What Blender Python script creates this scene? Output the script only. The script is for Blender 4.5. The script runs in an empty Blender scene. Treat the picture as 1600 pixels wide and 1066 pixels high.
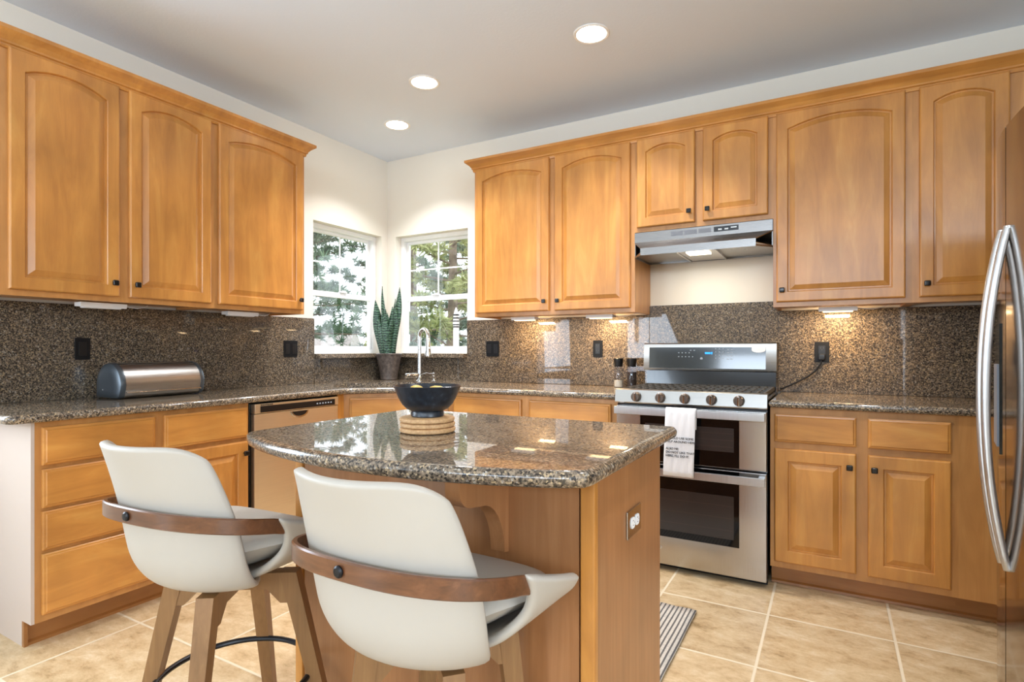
import bpy, bmesh, math, random
from math import sin, cos, pi, radians, sqrt
from mathutils import Vector, Matrix
random.seed(7)
C = bpy.context.scene.collection
SC = bpy.context.scene

# ------------------------------------------------------------------ camera, world, exposure
cam = bpy.data.cameras.new('camera'); camo = bpy.data.objects.new('camera', cam); C.objects.link(camo)
camo.location = (3.292, -3.645, 1.166); camo.rotation_euler = (radians(90), 0, radians(29.6))
cam.sensor_width = 36; cam.lens = 878.75/1600*36; cam.shift_y = 12.5/1600
cam.clip_start = 0.05; cam.clip_end = 200
SC.camera = camo
SC.view_settings.view_transform = 'Standard'; SC.view_settings.look = 'None'
SC.view_settings.exposure = 0.52; SC.view_settings.gamma = 1.0
SC.view_settings.use_curve_mapping = False
SC.cycles.max_bounces = 9; SC.cycles.diffuse_bounces = 5; SC.cycles.glossy_bounces = 5
SC.cycles.transparent_max_bounces = 12
SC.cycles.sample_clamp_indirect = 6.0
SC.cycles.caustics_reflective = False; SC.cycles.caustics_refractive = False
wd = bpy.data.worlds.new('overcast_sky'); SC.world = wd; wd.use_nodes = True
wb = wd.node_tree.nodes['Background']; wb.inputs[0].default_value = (.86, .93, 1.0, 1); wb.inputs[1].default_value = 2.5

def area_light(name, loc, target, sx, sy, watts, color=(1, 1, 1), spread=180, parent=None, shape='RECTANGLE'):
    l = bpy.data.lights.new(name, 'AREA'); l.shape = shape; l.size = sx; l.size_y = sy
    l.energy = watts; l.color = color; l.spread = radians(spread)
    o = bpy.data.objects.new(name, l); C.objects.link(o); o.location = loc
    d = Vector(target) - Vector(loc); o.rotation_euler = d.to_track_quat('-Z', 'Y').to_euler()
    if parent: o.parent = parent
    return o
DAY = (.70, .84, 1.0); WARM = (1.0, .68, .36); CAN = (.97, .97, 1.0)
# side-window daylight, then added fill from unseen sides (openings built further down)
area_light('daylight_side_window', (.06, -3.315, 1.50), (3, -3.315, 1.6), .82, 1.15, 22, DAY)
area_light('patio_fill', (.10, -7.45, 1.10), (3, -5.2, 3.4), 1.70, 1.95, 85, DAY)  # unseen patio door, its fill tilted up to lift the ceiling
area_light('rear_fill', (4.0, -8.40, 2.41), (3.4, 0, 3.2), 5.4, .54, 120, DAY)  # unseen high window, added as fill from behind the camera
area_light('east_fill', (7.90, -5.6, 1.5), (2.5, -3.0, 4.6), 2.6, 1.7, 115, DAY)  # unseen side opening, added as fill aimed up at the ceiling

# ------------------------------------------------------------------ materials
def lin(h):
    h = h.lstrip('#'); r = [int(h[i:i+2], 16)/255 for i in (0, 2, 4)]
    return tuple(c/12.92 if c <= .04045 else ((c+.055)/1.055)**2.4 for c in r) + (1,)
class NT:
    def __init__(s, name):
        s.m = bpy.data.materials.new(name); s.m.use_nodes = True; s.t = s.m.node_tree
        s.b = s.t.nodes['Principled BSDF']; s.out = s.t.nodes['Material Output']
    def n(s, typ, **kw):
        x = s.t.nodes.new(typ)
        for k, v in kw.items():
            if k.startswith('i_'):
                key = k[2:]; key = int(key) if key.isdigit() else key
                x.inputs[key].default_value = v
            else: setattr(x, k, v)
        return x
    def l(s, a, b): s.t.links.new(a, b)
    def ramp(s, fac, stops, interp='LINEAR'):
        r = s.n('ShaderNodeValToRGB'); r.color_ramp.interpolation = interp
        e = r.color_ramp.elements
        while len(e) < len(stops): e.new(0.5)
        for x, (p, c) in zip(e, stops): x.position = p; x.color = c
        s.l(fac, r.inputs[0]); return r.outputs[0]
    def mix(s, fac, a, b, mode='MIX'):
        m = s.n('ShaderNodeMix', data_type='RGBA', blend_type=mode)
        for sock, v in ((m.inputs[0], fac), (m.inputs[6], a), (m.inputs[7], b)):
            if hasattr(v, 'node'): s.l(v, sock)
            else: sock.default_value = v
        return m.outputs[2]
    def coords(s, scale=(1, 1, 1), kind='Object'):
        tc = s.n('ShaderNodeTexCoord'); mp = s.n('ShaderNodeMapping'); mp.inputs['Scale'].default_value = scale
        s.l(tc.outputs[kind], mp.inputs['Vector']); return mp.outputs[0]
    def bump(s, h, strength=.2, dist=.002):
        b = s.n('ShaderNodeBump'); b.inputs['Strength'].default_value = strength; b.inputs['Distance'].default_value = dist
        s.l(h, b.inputs['Height']); s.l(b.outputs[0], s.b.inputs['Normal'])
def plain(name, color, rough=.5, metal=0, coat=0, spec=.5, emis=None, estr=0, coat_rough=.05):
    t = NT(name); b = t.b
    b.inputs['Base Color'].default_value = lin(color); b.inputs['Roughness'].default_value = rough
    b.inputs['Metallic'].default_value = metal; b.inputs['Coat Weight'].default_value = coat
    b.inputs['Coat Roughness'].default_value = coat_rough; b.inputs['Specular IOR Level'].default_value = spec
    if emis: b.inputs['Emission Color'].default_value = lin(emis); b.inputs['Emission Strength'].default_value = estr
    return t.m
def wood(name, c0, c1, c2, axis='z', rough=.34, stretch=9, scale=1.0, coat=.25):
    t = NT(name)
    s = {'z': (stretch*scale, stretch*scale, 1.3*scale), 'x': (1.3*scale, stretch*scale, stretch*scale), 'y': (stretch*scale, 1.3*scale, stretch*scale)}[axis]
    oi = t.n('ShaderNodeObjectInfo')
    v = t.coords(s); add = t.n('ShaderNodeVectorMath', operation='ADD'); t.l(v, add.inputs[0])
    mul = t.n('ShaderNodeMath', operation='MULTIPLY', i_1=37.0); t.l(oi.outputs['Random'], mul.inputs[0]); t.l(mul.outputs[0], add.inputs[1])
    n1 = t.n('ShaderNodeTexNoise', i_Scale=1.6, i_Detail=6.0, i_Roughness=.62, i_Distortion=.7); t.l(add.outputs[0], n1.inputs['Vector'])
    v2 = t.coords((2.6, 2.6, 2.0)); add2 = t.n('ShaderNodeVectorMath', operation='ADD'); t.l(v2, add2.inputs[0]); t.l(mul.outputs[0], add2.inputs[1])
    n2 = t.n('ShaderNodeTexNoise', i_Scale=1.5, i_Detail=3.0, i_Roughness=.5); t.l(add2.outputs[0], n2.inputs['Vector'])
    base = t.ramp(n1.outputs[0], [(.25, lin(c0)), (.55, lin(c1)), (.8, lin(c2))])
    blot = t.ramp(n2.outputs[0], [(.3, (.78, .77, .75, 1)), (.7, (1.14, 1.12, 1.08, 1))])
    col = t.mix(.85, base, blot, 'MULTIPLY')
    t.l(col, t.b.inputs['Base Color']); t.b.inputs['Roughness'].default_value = rough
    t.b.inputs['Coat Weight'].default_value = coat; t.b.inputs['Coat Roughness'].default_value = .22
    t.bump(n1.outputs[0], .05, .001)
    return t.m
M = {}
M['maple'] = wood('honey_maple_upright', '#ad7236', '#c58842', '#d49d52')
M['maple_h'] = wood('honey_maple_level', '#ad7236', '#c58842', '#d49d52', axis='x')
M['maple_frame'] = wood('honey_maple_frame', '#aa743f', '#bd864b', '#ca9559')
M['panel_wood'] = wood('island_maple_panel', '#94633c', '#a27047', '#ad7d53', stretch=22, rough=.38)
M['leg_wood'] = wood('walnut_stained_leg', '#7d5a35', '#8d6740', '#9b7549', stretch=24, scale=1.3, rough=.42, coat=.1)
M['band_wood'] = wood('bent_walnut', '#50301c', '#6b4329', '#85583a', axis='x', stretch=8, scale=3, rough=.3, coat=.4)
M['end_panel'] = plain('glare_paled_wood', '#c2b2a6', .45)  # wood panel, daylight glare put into its pale colour
M['toe'] = wood('toe_kick_wood', '#93602f', '#a06a38', '#ab7644', axis='x')

def granite(name, light=1.0, rough=.09, coat=.8):
    t = NT(name); v = t.coords((1, 1, 1))
    vo = t.n('ShaderNodeTexVoronoi', i_Scale=205.0); t.l(v, vo.inputs['Vector'])
    sep = t.n('ShaderNodeSeparateColor'); t.l(vo.outputs['Color'], sep.inputs[0])
    g = lambda h: tuple(c*light for c in lin(h)[:3]) + (1,)
    col = t.ramp(sep.outputs[0], [(0, g('#221d18')), (.16, g('#40382e')), (.36, g('#5a4e41')), (.60, g('#6e6151')), (.84, g('#86755b')), (.95, g('#827c73'))], 'CONSTANT')
    no = t.n('ShaderNodeTexNoise', i_Scale=120.0, i_Detail=3.0, i_Roughness=.6); t.l(v, no.inputs['Vector'])
    dark = t.ramp(no.outputs[0], [(.40, (.36, .34, .32, 1)), (.54, (1.08, 1.06, 1.03, 1))])
    c2 = t.mix(.8, col, dark, 'MULTIPLY')
    t.l(c2, t.b.inputs['Base Color']); t.b.inputs['Roughness'].default_value = rough
    t.b.inputs['Specular IOR Level'].default_value = .25
    t.b.inputs['Coat Weight'].default_value = coat; t.b.inputs['Coat Roughness'].default_value = .02
    return t.m
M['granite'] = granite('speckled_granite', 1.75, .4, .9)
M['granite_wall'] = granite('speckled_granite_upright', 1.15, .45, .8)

def paint(name, color, bump=.12, scale=90, rough=.75):
    t = NT(name); t.b.inputs['Base Color'].default_value = lin(color); t.b.inputs['Roughness'].default_value = rough
    t.b.inputs['Specular IOR Level'].default_value = .25
    no = t.n('ShaderNodeTexNoise', i_Scale=float(scale), i_Detail=3.0); t.l(t.coords(), no.inputs['Vector'])
    t.bump(no.outputs[0], bump, .003); return t.m
M['wall'] = paint('cream_wall_paint', '#e4ded2')
M['taupe'] = paint('dimming_wall_taupe', '#8f877c')  # unseen wall toned dark to dim granite reflections and fill
M['ceiling'] = paint('matte_white_ceiling', '#e3edfa', .18, 70)
M['white'] = plain('white_vinyl', '#eeeeec', .35)
M['trimwhite'] = plain('white_trim_paint', '#ebe9e5', .4)

def tile_mat():
    t = NT('beige_stone_tile'); v = t.coords()
    sub = t.n('ShaderNodeVectorMath', operation='SUBTRACT'); sub.inputs[1].default_value = (3.05, -.945, 0); t.l(v, sub.inputs[0])
    dv = t.n('ShaderNodeVectorMath', operation='DIVIDE'); dv.inputs[1].default_value = (.463, .467, 1); t.l(sub.outputs[0], dv.inputs[0])
    fl = t.n('ShaderNodeVectorMath', operation='FLOOR'); t.l(dv.outputs[0], fl.inputs[0])
    fr = t.n('ShaderNodeVectorMath', operation='FRACTION'); t.l(dv.outputs[0], fr.inputs[0])
    sx = t.n('ShaderNodeSeparateXYZ'); t.l(fr.outputs[0], sx.inputs[0])
    def edge(o):
        a = t.n('ShaderNodeMath', operation='SUBTRACT', i_1=.5); t.l(o, a.inputs[0])
        b = t.n('ShaderNodeMath', operation='ABSOLUTE'); t.l(a.outputs[0], b.inputs[0])
        return b.outputs[0]
    mx = t.n('ShaderNodeMath', operation='MAXIMUM'); t.l(edge(sx.outputs[0]), mx.inputs[0]); t.l(edge(sx.outputs[1]), mx.inputs[1])
    gr = t.ramp(mx.outputs[0], [(.486, (0, 0, 0, 1)), (.492, (1, 1, 1, 1))])
    wn = t.n('ShaderNodeTexWhiteNoise', noise_dimensions='3D'); t.l(fl.outputs[0], wn.inputs['Vector'])
    off = t.n('ShaderNodeVectorMath', operation='SCALE'); off.inputs['Scale'].default_value = 9; t.l(wn.outputs['Color'], off.inputs[0])
    ad = t.n('ShaderNodeVectorMath', operation='ADD'); t.l(v, ad.inputs[0]); t.l(off.outputs[0], ad.inputs[1])
    st = t.n('ShaderNodeMapping'); st.inputs['Scale'].default_value = (3.2, 5.2, 1); st.inputs['Rotation'].default_value = (0, 0, .25); t.l(ad.outputs[0], st.inputs['Vector'])
    n1 = t.n('ShaderNodeTexNoise', i_Scale=2.6, i_Detail=12.0, i_Roughness=.78, i_Distortion=.15); t.l(st.outputs[0], n1.inputs['Vector'])
    base = t.ramp(n1.outputs[0], [(.32, lin('#927750')), (.44, lin('#bca078')), (.55, lin('#ccb38c')), (.70, lin('#dccaab'))])
    br = t.ramp(wn.outputs['Value'], [(0, (.90, .90, .90, 1)), (1, (1.08, 1.06, 1.04, 1))])
    c = t.mix(1.0, base, br, 'MULTIPLY')
    c = t.mix(gr, c, lin('#dccdb0'))
    t.l(c, t.b.inputs['Base Color'])
    t.b.inputs['Roughness'].default_value = .38; t.b.inputs['Specular IOR Level'].default_value = .45
    inv = t.n('ShaderNodeMath', operation='SUBTRACT', i_0=1.0); t.l(gr, inv.inputs[1])
    hm = t.n('ShaderNodeMath', operation='MULTIPLY_ADD', i_1=.25); t.l(n1.outputs[0], hm.inputs[0]); t.l(inv.outputs[0], hm.inputs[2])
    t.bump(hm.outputs[0], .35, .003)
    return t.m
M['tile'] = tile_mat()

def brushed(name, color, rough=.28, axis=(2, 2, 260), bump=.03):
    t = NT(name); t.b.inputs['Metallic'].default_value = 1.0
    n1 = t.n('ShaderNodeTexNoise', i_Scale=3.0, i_Detail=3.0); t.l(t.coords(axis), n1.inputs['Vector'])
    c = lin(color); col = t.ramp(n1.outputs[0], [(.3, tuple(x*.88 for x in c[:3])+(1,)), (.7, c)])
    t.l(col, t.b.inputs['Base Color'])
    rr = t.ramp(n1.outputs[0], [(.3, (rough*.85,)*3+(1,)), (.7, (rough*1.15,)*3+(1,))]); t.l(rr, t.b.inputs['Roughness'])
    t.bump(n1.outputs[0], bump, .0005); return t.m
M['steel'] = brushed('brushed_stainless', '#aeaba6', .32)
M['fridge_steel'] = brushed('refrigerator_stainless', '#a39a92', .10, (180, 180, 2), .01)
M['hood_steel'] = brushed('hood_stainless', '#8d8a87', .30)
M['steel_v'] = brushed('brushed_stainless_upright', '#c0bebc', .22, (260, 260, 2))
M['steel_dw'] = brushed('stainless_wood_reflection_tint', '#efe0c4', .42)  # warm tint stands for the wood reflected in the steel
M['handle_steel'] = brushed('satin_steel_handle', '#c6c7c8', .34, (200, 200, 3))
M['chrome'] = plain('polished_nickel', '#c4c2be', .10, 1)
M['knob_steel'] = plain('dark_satin_knob', '#6d6259', .3, 1)
M['black_gloss'] = plain('black_glass', '#060607', .06, 0, .2, .3)
M['panel_glass'] = plain('control_panel_glass', '#23282a', .12, 0, .5)
M['black'] = plain('black_plastic', '#0e0e10', .32)
M['vent_grey'] = plain('grey_vent', '#77777a', .5, .3)
M['cap_grey'] = plain('gunmetal_cap', '#596066', .30, .7)
M['grey_plastic'] = plain('grey_plastic', '#868c94', .4)
M['black_metal'] = plain('black_painted_metal', '#15161a', .35, .3)
M['iron'] = plain('cast_iron', '#4a4640', .42, .4)
M['enamel'] = plain('black_enamel', '#0d0f14', .12, 0, .4)
M['oven_glass'] = plain('oven_window', '#2c2725', .22, 0, .3)
M['mesh_glass'] = plain('oven_inner_window', '#3a302c', .25, 0, .3)
M['leather'] = None
def leather():
    t = NT('ivory_faux_leather'); t.b.inputs['Base Color'].default_value = lin('#b7b0a5'); t.b.inputs['Roughness'].default_value = .48
    vo = t.n('ShaderNodeTexVoronoi', i_Scale=420.0); t.l(t.coords(), vo.inputs['Vector']); t.bump(vo.outputs['Distance'], .06, .0006)
    return t.m
M['leather'] = leather()
M['black_cap'] = plain('knob_bronze', '#17120f', .28, .4, .2)
M['outlet_black'] = plain('black_outlet_plate', '#0b0c0f', .45, spec=.25)
M['lightwhite'] = plain('under_cabinet_light_body', '#e8e8e8', .4)
def emit(name, color, s):
    t = NT(name); e = t.n('ShaderNodeEmission'); e.inputs[0].default_value = lin(color); e.inputs[1].default_value = s
    t.l(e.outputs[0], t.out.inputs[0]); return t.m
M['lamp_on'] = emit('lit_can_lens', '#fff3e0', 14)
M['ucl_on'] = emit('lit_strip', '#ffd9a0', 3)
M['hood_on'] = emit('lit_hood_lens', '#ffe9bf', 7)
M['blue_led'] = emit('blue_led', '#2f8fff', 2.2)
M['led_white'] = emit('touch_marks', '#c8ccd0', .55)
def glass(name, tint=(1, 1, 1, 1), fac_scale=1.0):
    t = NT(name); t.t.nodes.remove(t.b)
    tr = t.n('ShaderNodeBsdfTransparent'); tr.inputs[0].default_value = tint
    gl = t.n('ShaderNodeBsdfGlossy'); gl.inputs['Roughness'].default_value = 0.0
    lw = t.n('ShaderNodeLayerWeight', i_Blend=.5); pw = t.n('ShaderNodeMath', operation='POWER', i_1=5.0); t.l(lw.outputs['Facing'], pw.inputs[0])
    fr = t.n('ShaderNodeMath', operation='MULTIPLY_ADD', i_1=.92, i_2=.045); t.l(pw.outputs[0], fr.inputs[0]); mx = t.n('ShaderNodeMixShader')
    t.l(fr.outputs[0], mx.inputs[0]); t.l(tr.outputs[0], mx.inputs[1]); t.l(gl.outputs[0], mx.inputs[2]); t.l(mx.outputs[0], t.out.inputs[0]); return t.m
M['glass'] = glass('window_glass'); M['jar'] = glass('grinder_glass', (.80, .80, .82, 1))
M['fabric'] = plain('white_cotton', '#e6e3e2', .9)
M['ink'] = plain('dark_print', '#3b3a3c', .8)
M['salt'] = plain('coarse_salt', '#e4dcc6', .8); M['pepper'] = plain('peppercorns', '#2b1d16', .7)
def bowl_mat():
    t = NT('blue_black_stoneware'); n = t.n('ShaderNodeTexNoise', i_Scale=60.0, i_Detail=5.0); t.l(t.coords(), n.inputs['Vector'])
    t.l(t.ramp(n.outputs[0], [(.35, lin('#14181f')), (.6, lin('#20262e')), (.75, lin('#3a424c'))]), t.b.inputs['Base Color'])
    t.b.inputs['Roughness'].default_value = .32; t.bump(n.outputs[0], .1, .001); return t.m
M['bowl'] = bowl_mat()
def speck(name, a, b, scale, rough=.7, bump=.2):
    t = NT(name); n = t.n('ShaderNodeTexNoise', i_Scale=float(scale), i_Detail=5.0, i_Roughness=.65); t.l(t.coords(), n.inputs['Vector'])
    t.l(t.ramp(n.outputs[0], [(.35, lin(a)), (.65, lin(b))]), t.b.inputs['Base Color']); t.b.inputs['Roughness'].default_value = rough
    t.bump(n.outputs[0], bump, .002); return t.m
M['cork'] = speck('tan_wood_disc', '#b0865a', '#d0a878', 90, .6)
M['lemon'] = speck('lemon_peel', '#d9a93c', '#ecc862', 60, .45, .1)
M['pot'] = speck('bronze_ceramic', '#3d3632', '#6a5f58', 40, .35, .3)
M['soil'] = speck('potting_soil', '#241a12', '#4a3826', 80, .9)
M['lawn'] = speck('outside_grass', '#7c8a5c', '#a3a87c', 3, .9)
M['bark'] = speck('pine_bark', '#5a4c42', '#8c7a6a', 6, .9)
M['needle_a'] = speck('blue_green_needles', '#4c6658', '#84997c', 5, .8, 0)
M['needle_b'] = speck('olive_needles', '#7f8a58', '#b3b47e', 5, .8, 0)
M['needle_c'] = speck('grey_green_needles', '#647a70', '#9dab98', 5, .8, 0)
M['house'] = plain('pale_siding', '#b9b3aa', .8); M['shingle'] = speck('grey_shingles', '#7a716b', '#98908a', 12, .9)
def leaf_mat():
    t = NT('snake_plant_leaf'); v = t.coords((1, 1, 1))
    w = t.n('ShaderNodeTexWave', wave_type='BANDS', bands_direction='Z', i_Scale=16.0, i_Distortion=7.0, i_Detail=3.0); w.inputs['Detail Scale'].default_value = 2.0
    t.l(v, w.inputs['Vector'])
    t.l(t.ramp(w.outputs['Fac'], [(.25, lin('#12281d')), (.55, lin('#1f4030')), (.88, lin('#55745a'))]), t.b.inputs['Base Color'])
    t.b.inputs['Roughness'].default_value = .35; return t.m
M['leaf'] = leaf_mat()
def rug_mat():
    t = NT('striped_cotton_rug'); v = t.coords()
    sx = t.n('ShaderNodeSeparateXYZ'); t.l(v, sx.inputs[0])
    m = t.n('ShaderNodeMath', operation='MULTIPLY', i_1=1/.0185); t.l(sx.outputs[0], m.inputs[0])
    f = t.n('ShaderNodeMath', operation='FRACT'); t.l(m.outputs[0], f.inputs[0])
    st = t.ramp(f.outputs[0], [(.54, lin('#c9c1b4')), (.62, lin('#5c5956')), (.92, lin('#66625f')), (.99, lin('#c9c1b4'))])
    n = t.n('ShaderNodeTexNoise', i_Scale=260.0, i_Detail=3.0); t.l(v, n.inputs['Vector'])
    sp = t.ramp(n.outputs[0], [(.4, (.7, .7, .7, 1)), (.6, (1.05, 1.05, 1.05, 1))])
    t.l(t.mix(.7, st, sp, 'MULTIPLY'), t.b.inputs['Base Color']); t.b.inputs['Roughness'].default_value = .95
    t.bump(n.outputs[0], .5, .004); return t.m
M['rug'] = rug_mat()

# ------------------------------------------------------------------ mesh helpers
class MB:
    def __init__(s): s.v = []; s.f = []; s.bev = False
    def add(s, vs, fs):
        o = len(s.v); s.v += [tuple(p) for p in vs]; s.f += [tuple(i+o for i in q) for q in fs]; return s
    def addbm(s, bm):
        bm.verts.index_update(); return s.add([v.co[:] for v in bm.verts], [[v.index for v in f.verts] for f in bm.faces])
    def box(s, x0, x1, y0, y1, z0, z1, bev=0, seg=2):
        bm = bmesh.new(); r = bmesh.ops.create_cube(bm, size=1)
        for v in r['verts']: v.co = ((x0+x1)/2+v.co.x*(x1-x0), (y0+y1)/2+v.co.y*(y1-y0), (z0+z1)/2+v.co.z*(z1-z0))
        if bev: s.bev = True
        if bev: bmesh.ops.bevel(bm, geom=bm.edges[:], offset=bev, segments=seg, affect='EDGES', profile=.5)
        s.addbm(bm); bm.free(); return s
    def hexa(s, b, t):                        # eight corners: bottom loop, top loop
        return s.add(list(b)+list(t), [(3, 2, 1, 0), (4, 5, 6, 7), (0, 1, 5, 4), (1, 2, 6, 5), (2, 3, 7, 6), (3, 0, 4, 7)])
    def rings(s, loops, closed=True, cap0=True, cap1=True):
        n = len(loops[0]); o = len(s.v)
        for L in loops: s.v += [tuple(p) for p in L]
        for k in range(len(loops)-1):
            for i in range(n if closed else n-1):
                j = (i+1) % n
                s.f.append((o+k*n+i, o+k*n+j, o+(k+1)*n+j, o+(k+1)*n+i))
        if cap0: s.f.append(tuple(o+i for i in reversed(range(n))))
        if cap1: s.f.append(tuple(o+(len(loops)-1)*n+i for i in range(n)))
        return s
    def lathe(s, prof, c=(0, 0, 0), n=40, cap0=True, cap1=True, axis='z'):
        loops = []
        for r, z in prof:
            L = []
            for i in range(n):
                a = 2*pi*i/n
                p = (r*cos(a), r*sin(a), z)
                if axis == 'y': p = (p[0], -p[2], p[1])       # points towards -y
                if axis == 'x': p = (p[2], p[0], p[1])
                L.append((c[0]+p[0], c[1]+p[1], c[2]+p[2]))
            loops.append(L)
        return s.rings(loops, True, cap0, cap1)
    def tube(s, pts, r, n=12, caps=True, closed=False):
        pts = [Vector(p) for p in pts]; m = len(pts); rad = r if isinstance(r, (list, tuple)) else [r]*m
        loops = []; up = Vector((0, 0, 1)); prev = None
        for i, p in enumerate(pts):
            if closed: d = pts[(i+1) % m]-pts[i-1]
            else: d = pts[min(i+1, m-1)]-pts[max(i-1, 0)]
            d.normalize()
            if prev is None:
                a = d.cross(up if abs(d.z) < .95 else Vector((1, 0, 0))).normalized()
            else: a = (prev-d*prev.dot(d)).normalized()
            prev = a; b = d.cross(a)
            loops.append([p+(a*cos(2*pi*k/n)+b*sin(2*pi*k/n))*rad[i] for k in range(n)])
        if closed: loops.append(loops[0]); return s.rings(loops, True, False, False)
        return s.rings(loops, True, caps, caps)
    def prism(s, poly, a, b, axis='z'):       # polygon in the two other axes, from a to b
        def P(p, h):
            return {'z': (p[0], p[1], h), 'x': (h, p[0], p[1]), 'y': (p[0], h, p[1])}[axis]
        return s.rings([[P(p, a) for p in poly], [P(p, b) for p in poly]])
    def rot(s, Mx):
        s.v = [tuple(Mx @ Vector(p)) for p in s.v]; return s
    def mesh(s, name, smooth=True, ang=35):
        me = bpy.data.meshes.new(name); me.from_pydata(s.v, [], s.f); me.validate()
        bm = bmesh.new(); bm.from_mesh(me); bmesh.ops.recalc_face_normals(bm, faces=bm.faces[:]); bm.to_mesh(me); bm.free()
        if smooth:
            me.polygons.foreach_set('use_smooth', [True]*len(me.polygons)); me.set_sharp_from_angle(angle=radians(ang))
        return me
def obj(name, mb, mat, parent=None, smooth=True, ang=35, loc=None):
    me = mb.mesh(name, smooth, ang); o = bpy.data.objects.new(name, me); C.objects.link(o)
    me.materials.append(M[mat] if isinstance(mat, str) else mat)
    if mb.bev and smooth:
        w = o.modifiers.new('face_weighted_normals', 'WEIGHTED_NORMAL'); w.keep_sharp = True
    if parent: o.parent = parent
    if loc: o.location = loc
    return o
def tag(o, label=None, cat=None, group=None, kind=None):
    if label: o['label'] = label
    if cat: o['category'] = cat
    if group: o['group'] = group
    if kind: o['kind'] = kind
    return o
def thing(name, label, cat, loc=(0, 0, 0), rz=0, group=None):
    o = bpy.data.objects.new(name, None); C.objects.link(o); o.location = loc; o.rotation_euler = (0, 0, rz); o.empty_display_size = .1
    return tag(o, label, cat, group)
def struct(name, mb, mat, parent=None, smooth=False):
    o = obj(name, mb, mat, parent, smooth)
    if not parent: o['kind'] = 'structure'
    return o
def wallthing(name, label, cat, wall, u, z=0, group=None):    # local x along the wall, front towards local -y
    if wall == 'R': return thing(name, label, cat, (u, 0, z), 0, group)
    if wall == 'L': return thing(name, label, cat, (0, u, z), pi/2, group)
def arc(cx, cy, r, a0, a1, n=10):
    return [(cx+r*cos(radians(a0+(a1-a0)*i/n)), cy+r*sin(radians(a0+(a1-a0)*i/n))) for i in range(n+1)]
def rrect(x0, x1, y0, y1, r, n=6):
    return arc(x1-r, y1-r, r, 0, 90, n)+arc(x0+r, y1-r, r, 90, 180, n)+arc(x0+r, y0+r, r, 180, 270, n)+arc(x1-r, y0+r, r, 270, 360, n)
def fillet(poly, rads, n=8):                  # round polygon corners
    out = []; m = len(poly)
    for i, p in enumerate(poly):
        r = rads[i]; p = Vector(p).to_2d() if len(p) == 2 else Vector(p)
        if r <= 0: out.append(tuple(p)); continue
        a = (Vector(poly[i-1])-p).normalized(); b = (Vector(poly[(i+1) % m])-p).normalized()
        th = a.angle(b); d = r/math.tan(th/2); c = p+(a+b).normalized()*(r/sin(th/2))
        s = p+a*d; e = p+b*d; a0 = math.atan2(s.y-c.y, s.x-c.x); a1 = math.atan2(e.y-c.y, e.x-c.x)
        da = (a1-a0+pi) % (2*pi)-pi
        out += [(c.x+r*cos(a0+da*k/n), c.y+r*sin(a0+da*k/n)) for k in range(n+1)]
    return out
def offset(poly, d):                          # positive d moves a counter-clockwise polygon inwards
    n = len(poly); out = []
    for i in range(n):
        p = Vector(poly[i]); a = (p-Vector(poly[i-1])).normalized(); b = (Vector(poly[(i+1) % n])-p).normalized()
        na = Vector((-a.y, a.x)); nb = Vector((-b.y, b.x)); m = na+nb
        k = m.length_squared/2
        out.append(tuple(p+m*(d/max(k, .25))) if k > 1e-6 else tuple(p+na*d))
    return out
def slab(mb, outline, z0, z1, r, holes=(), seg=5):            # polished slab with eased edges and cut-outs
    loops = []
    for k in range(seg+1):
        a = pi/2*k/seg; loops.append([(x, y, z0+r-r*cos(a)) for x, y in offset(outline, r-r*sin(a))])
    for k in range(seg+1):
        a = pi/2*k/seg; loops.append([(x, y, z1-r+r*sin(a)) for x, y in offset(outline, r-r*cos(a))])
    mb.rings(loops, True, False, False)
    for z, top in ((z0, 0), (z1, 1)):
        bm = bmesh.new()
        for L in [offset(outline, r)]+list(holes):
            vs = [bm.verts.new((x, y, z)) for x, y in L]
            for i in range(len(vs)): bm.edges.new((vs[i], vs[(i+1) % len(vs)]))
        bmesh.ops.triangle_fill(bm, edges=bm.edges[:], use_beauty=True)
        mb.addbm(bm); bm.free()
    for L in holes: mb.rings([[(x, y, z0) for x, y in L], [(x, y, z1) for x, y in L]], True, False, False)
    return mb

# ------------------------------------------------------------------ cabinet parts
def outline_pts(x0, x1, z0, z1, rise=0, d=0, n=10):
    """closed loop, inset by d; the top edge is an arch rising by `rise` at mid-span"""
    X0, X1, Z0 = x0+d, x1-d, z0+d; xc = (x0+x1)/2; half = (x1-x0)/2
    pts = [(X0+(X1-X0)*i/n, Z0) for i in range(n)]
    if rise > 0:
        R = (half*half+rise*rise)/(2*rise); zc = z1-R                # z1 = crown of the arch
        top = lambda x: zc+sqrt(max((R-d)**2-(x-xc)**2, 0))
    else: top = lambda x: z1-d
    zt = top(X1)
    pts += [(X1, Z0+(zt-Z0)*i/4) for i in range(4)]
    pts += [(X1+(X0-X1)*i/n, top(X1+(X0-X1)*i/n)) for i in range(n)]
    pts += [(X0, zt+(Z0-zt)*i/4) for i in range(4)]
    return pts
def panel_door(mb, x0, x1, z0, z1, yb, stile=.058, rise=0, top=None, th=.02):
    top = top or stile
    L = lambda pts, y: [(x, y, z) for x, z in pts]
    f = yb-th
    loops = [L(outline_pts(x0, x1, z0, z1), yb), L(outline_pts(x0, x1, z0, z1), f+.007), L(outline_pts(x0, x1, z0, z1, 0, .003), f+.002), L(outline_pts(x0, x1, z0, z1, 0, .007), f)]
    a = (x0+stile, x1-stile, z0+stile, z1-top)
    for d, y in ((0, f), (.003, f+.0035), (.0045, f+.011), (.012, f+.011), (.014, f+.0095), (.034, f+.0025), (.036, f+.0015)):
        loops.append(L(outline_pts(*a, rise, d), y))
    return mb.rings(loops)
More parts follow.
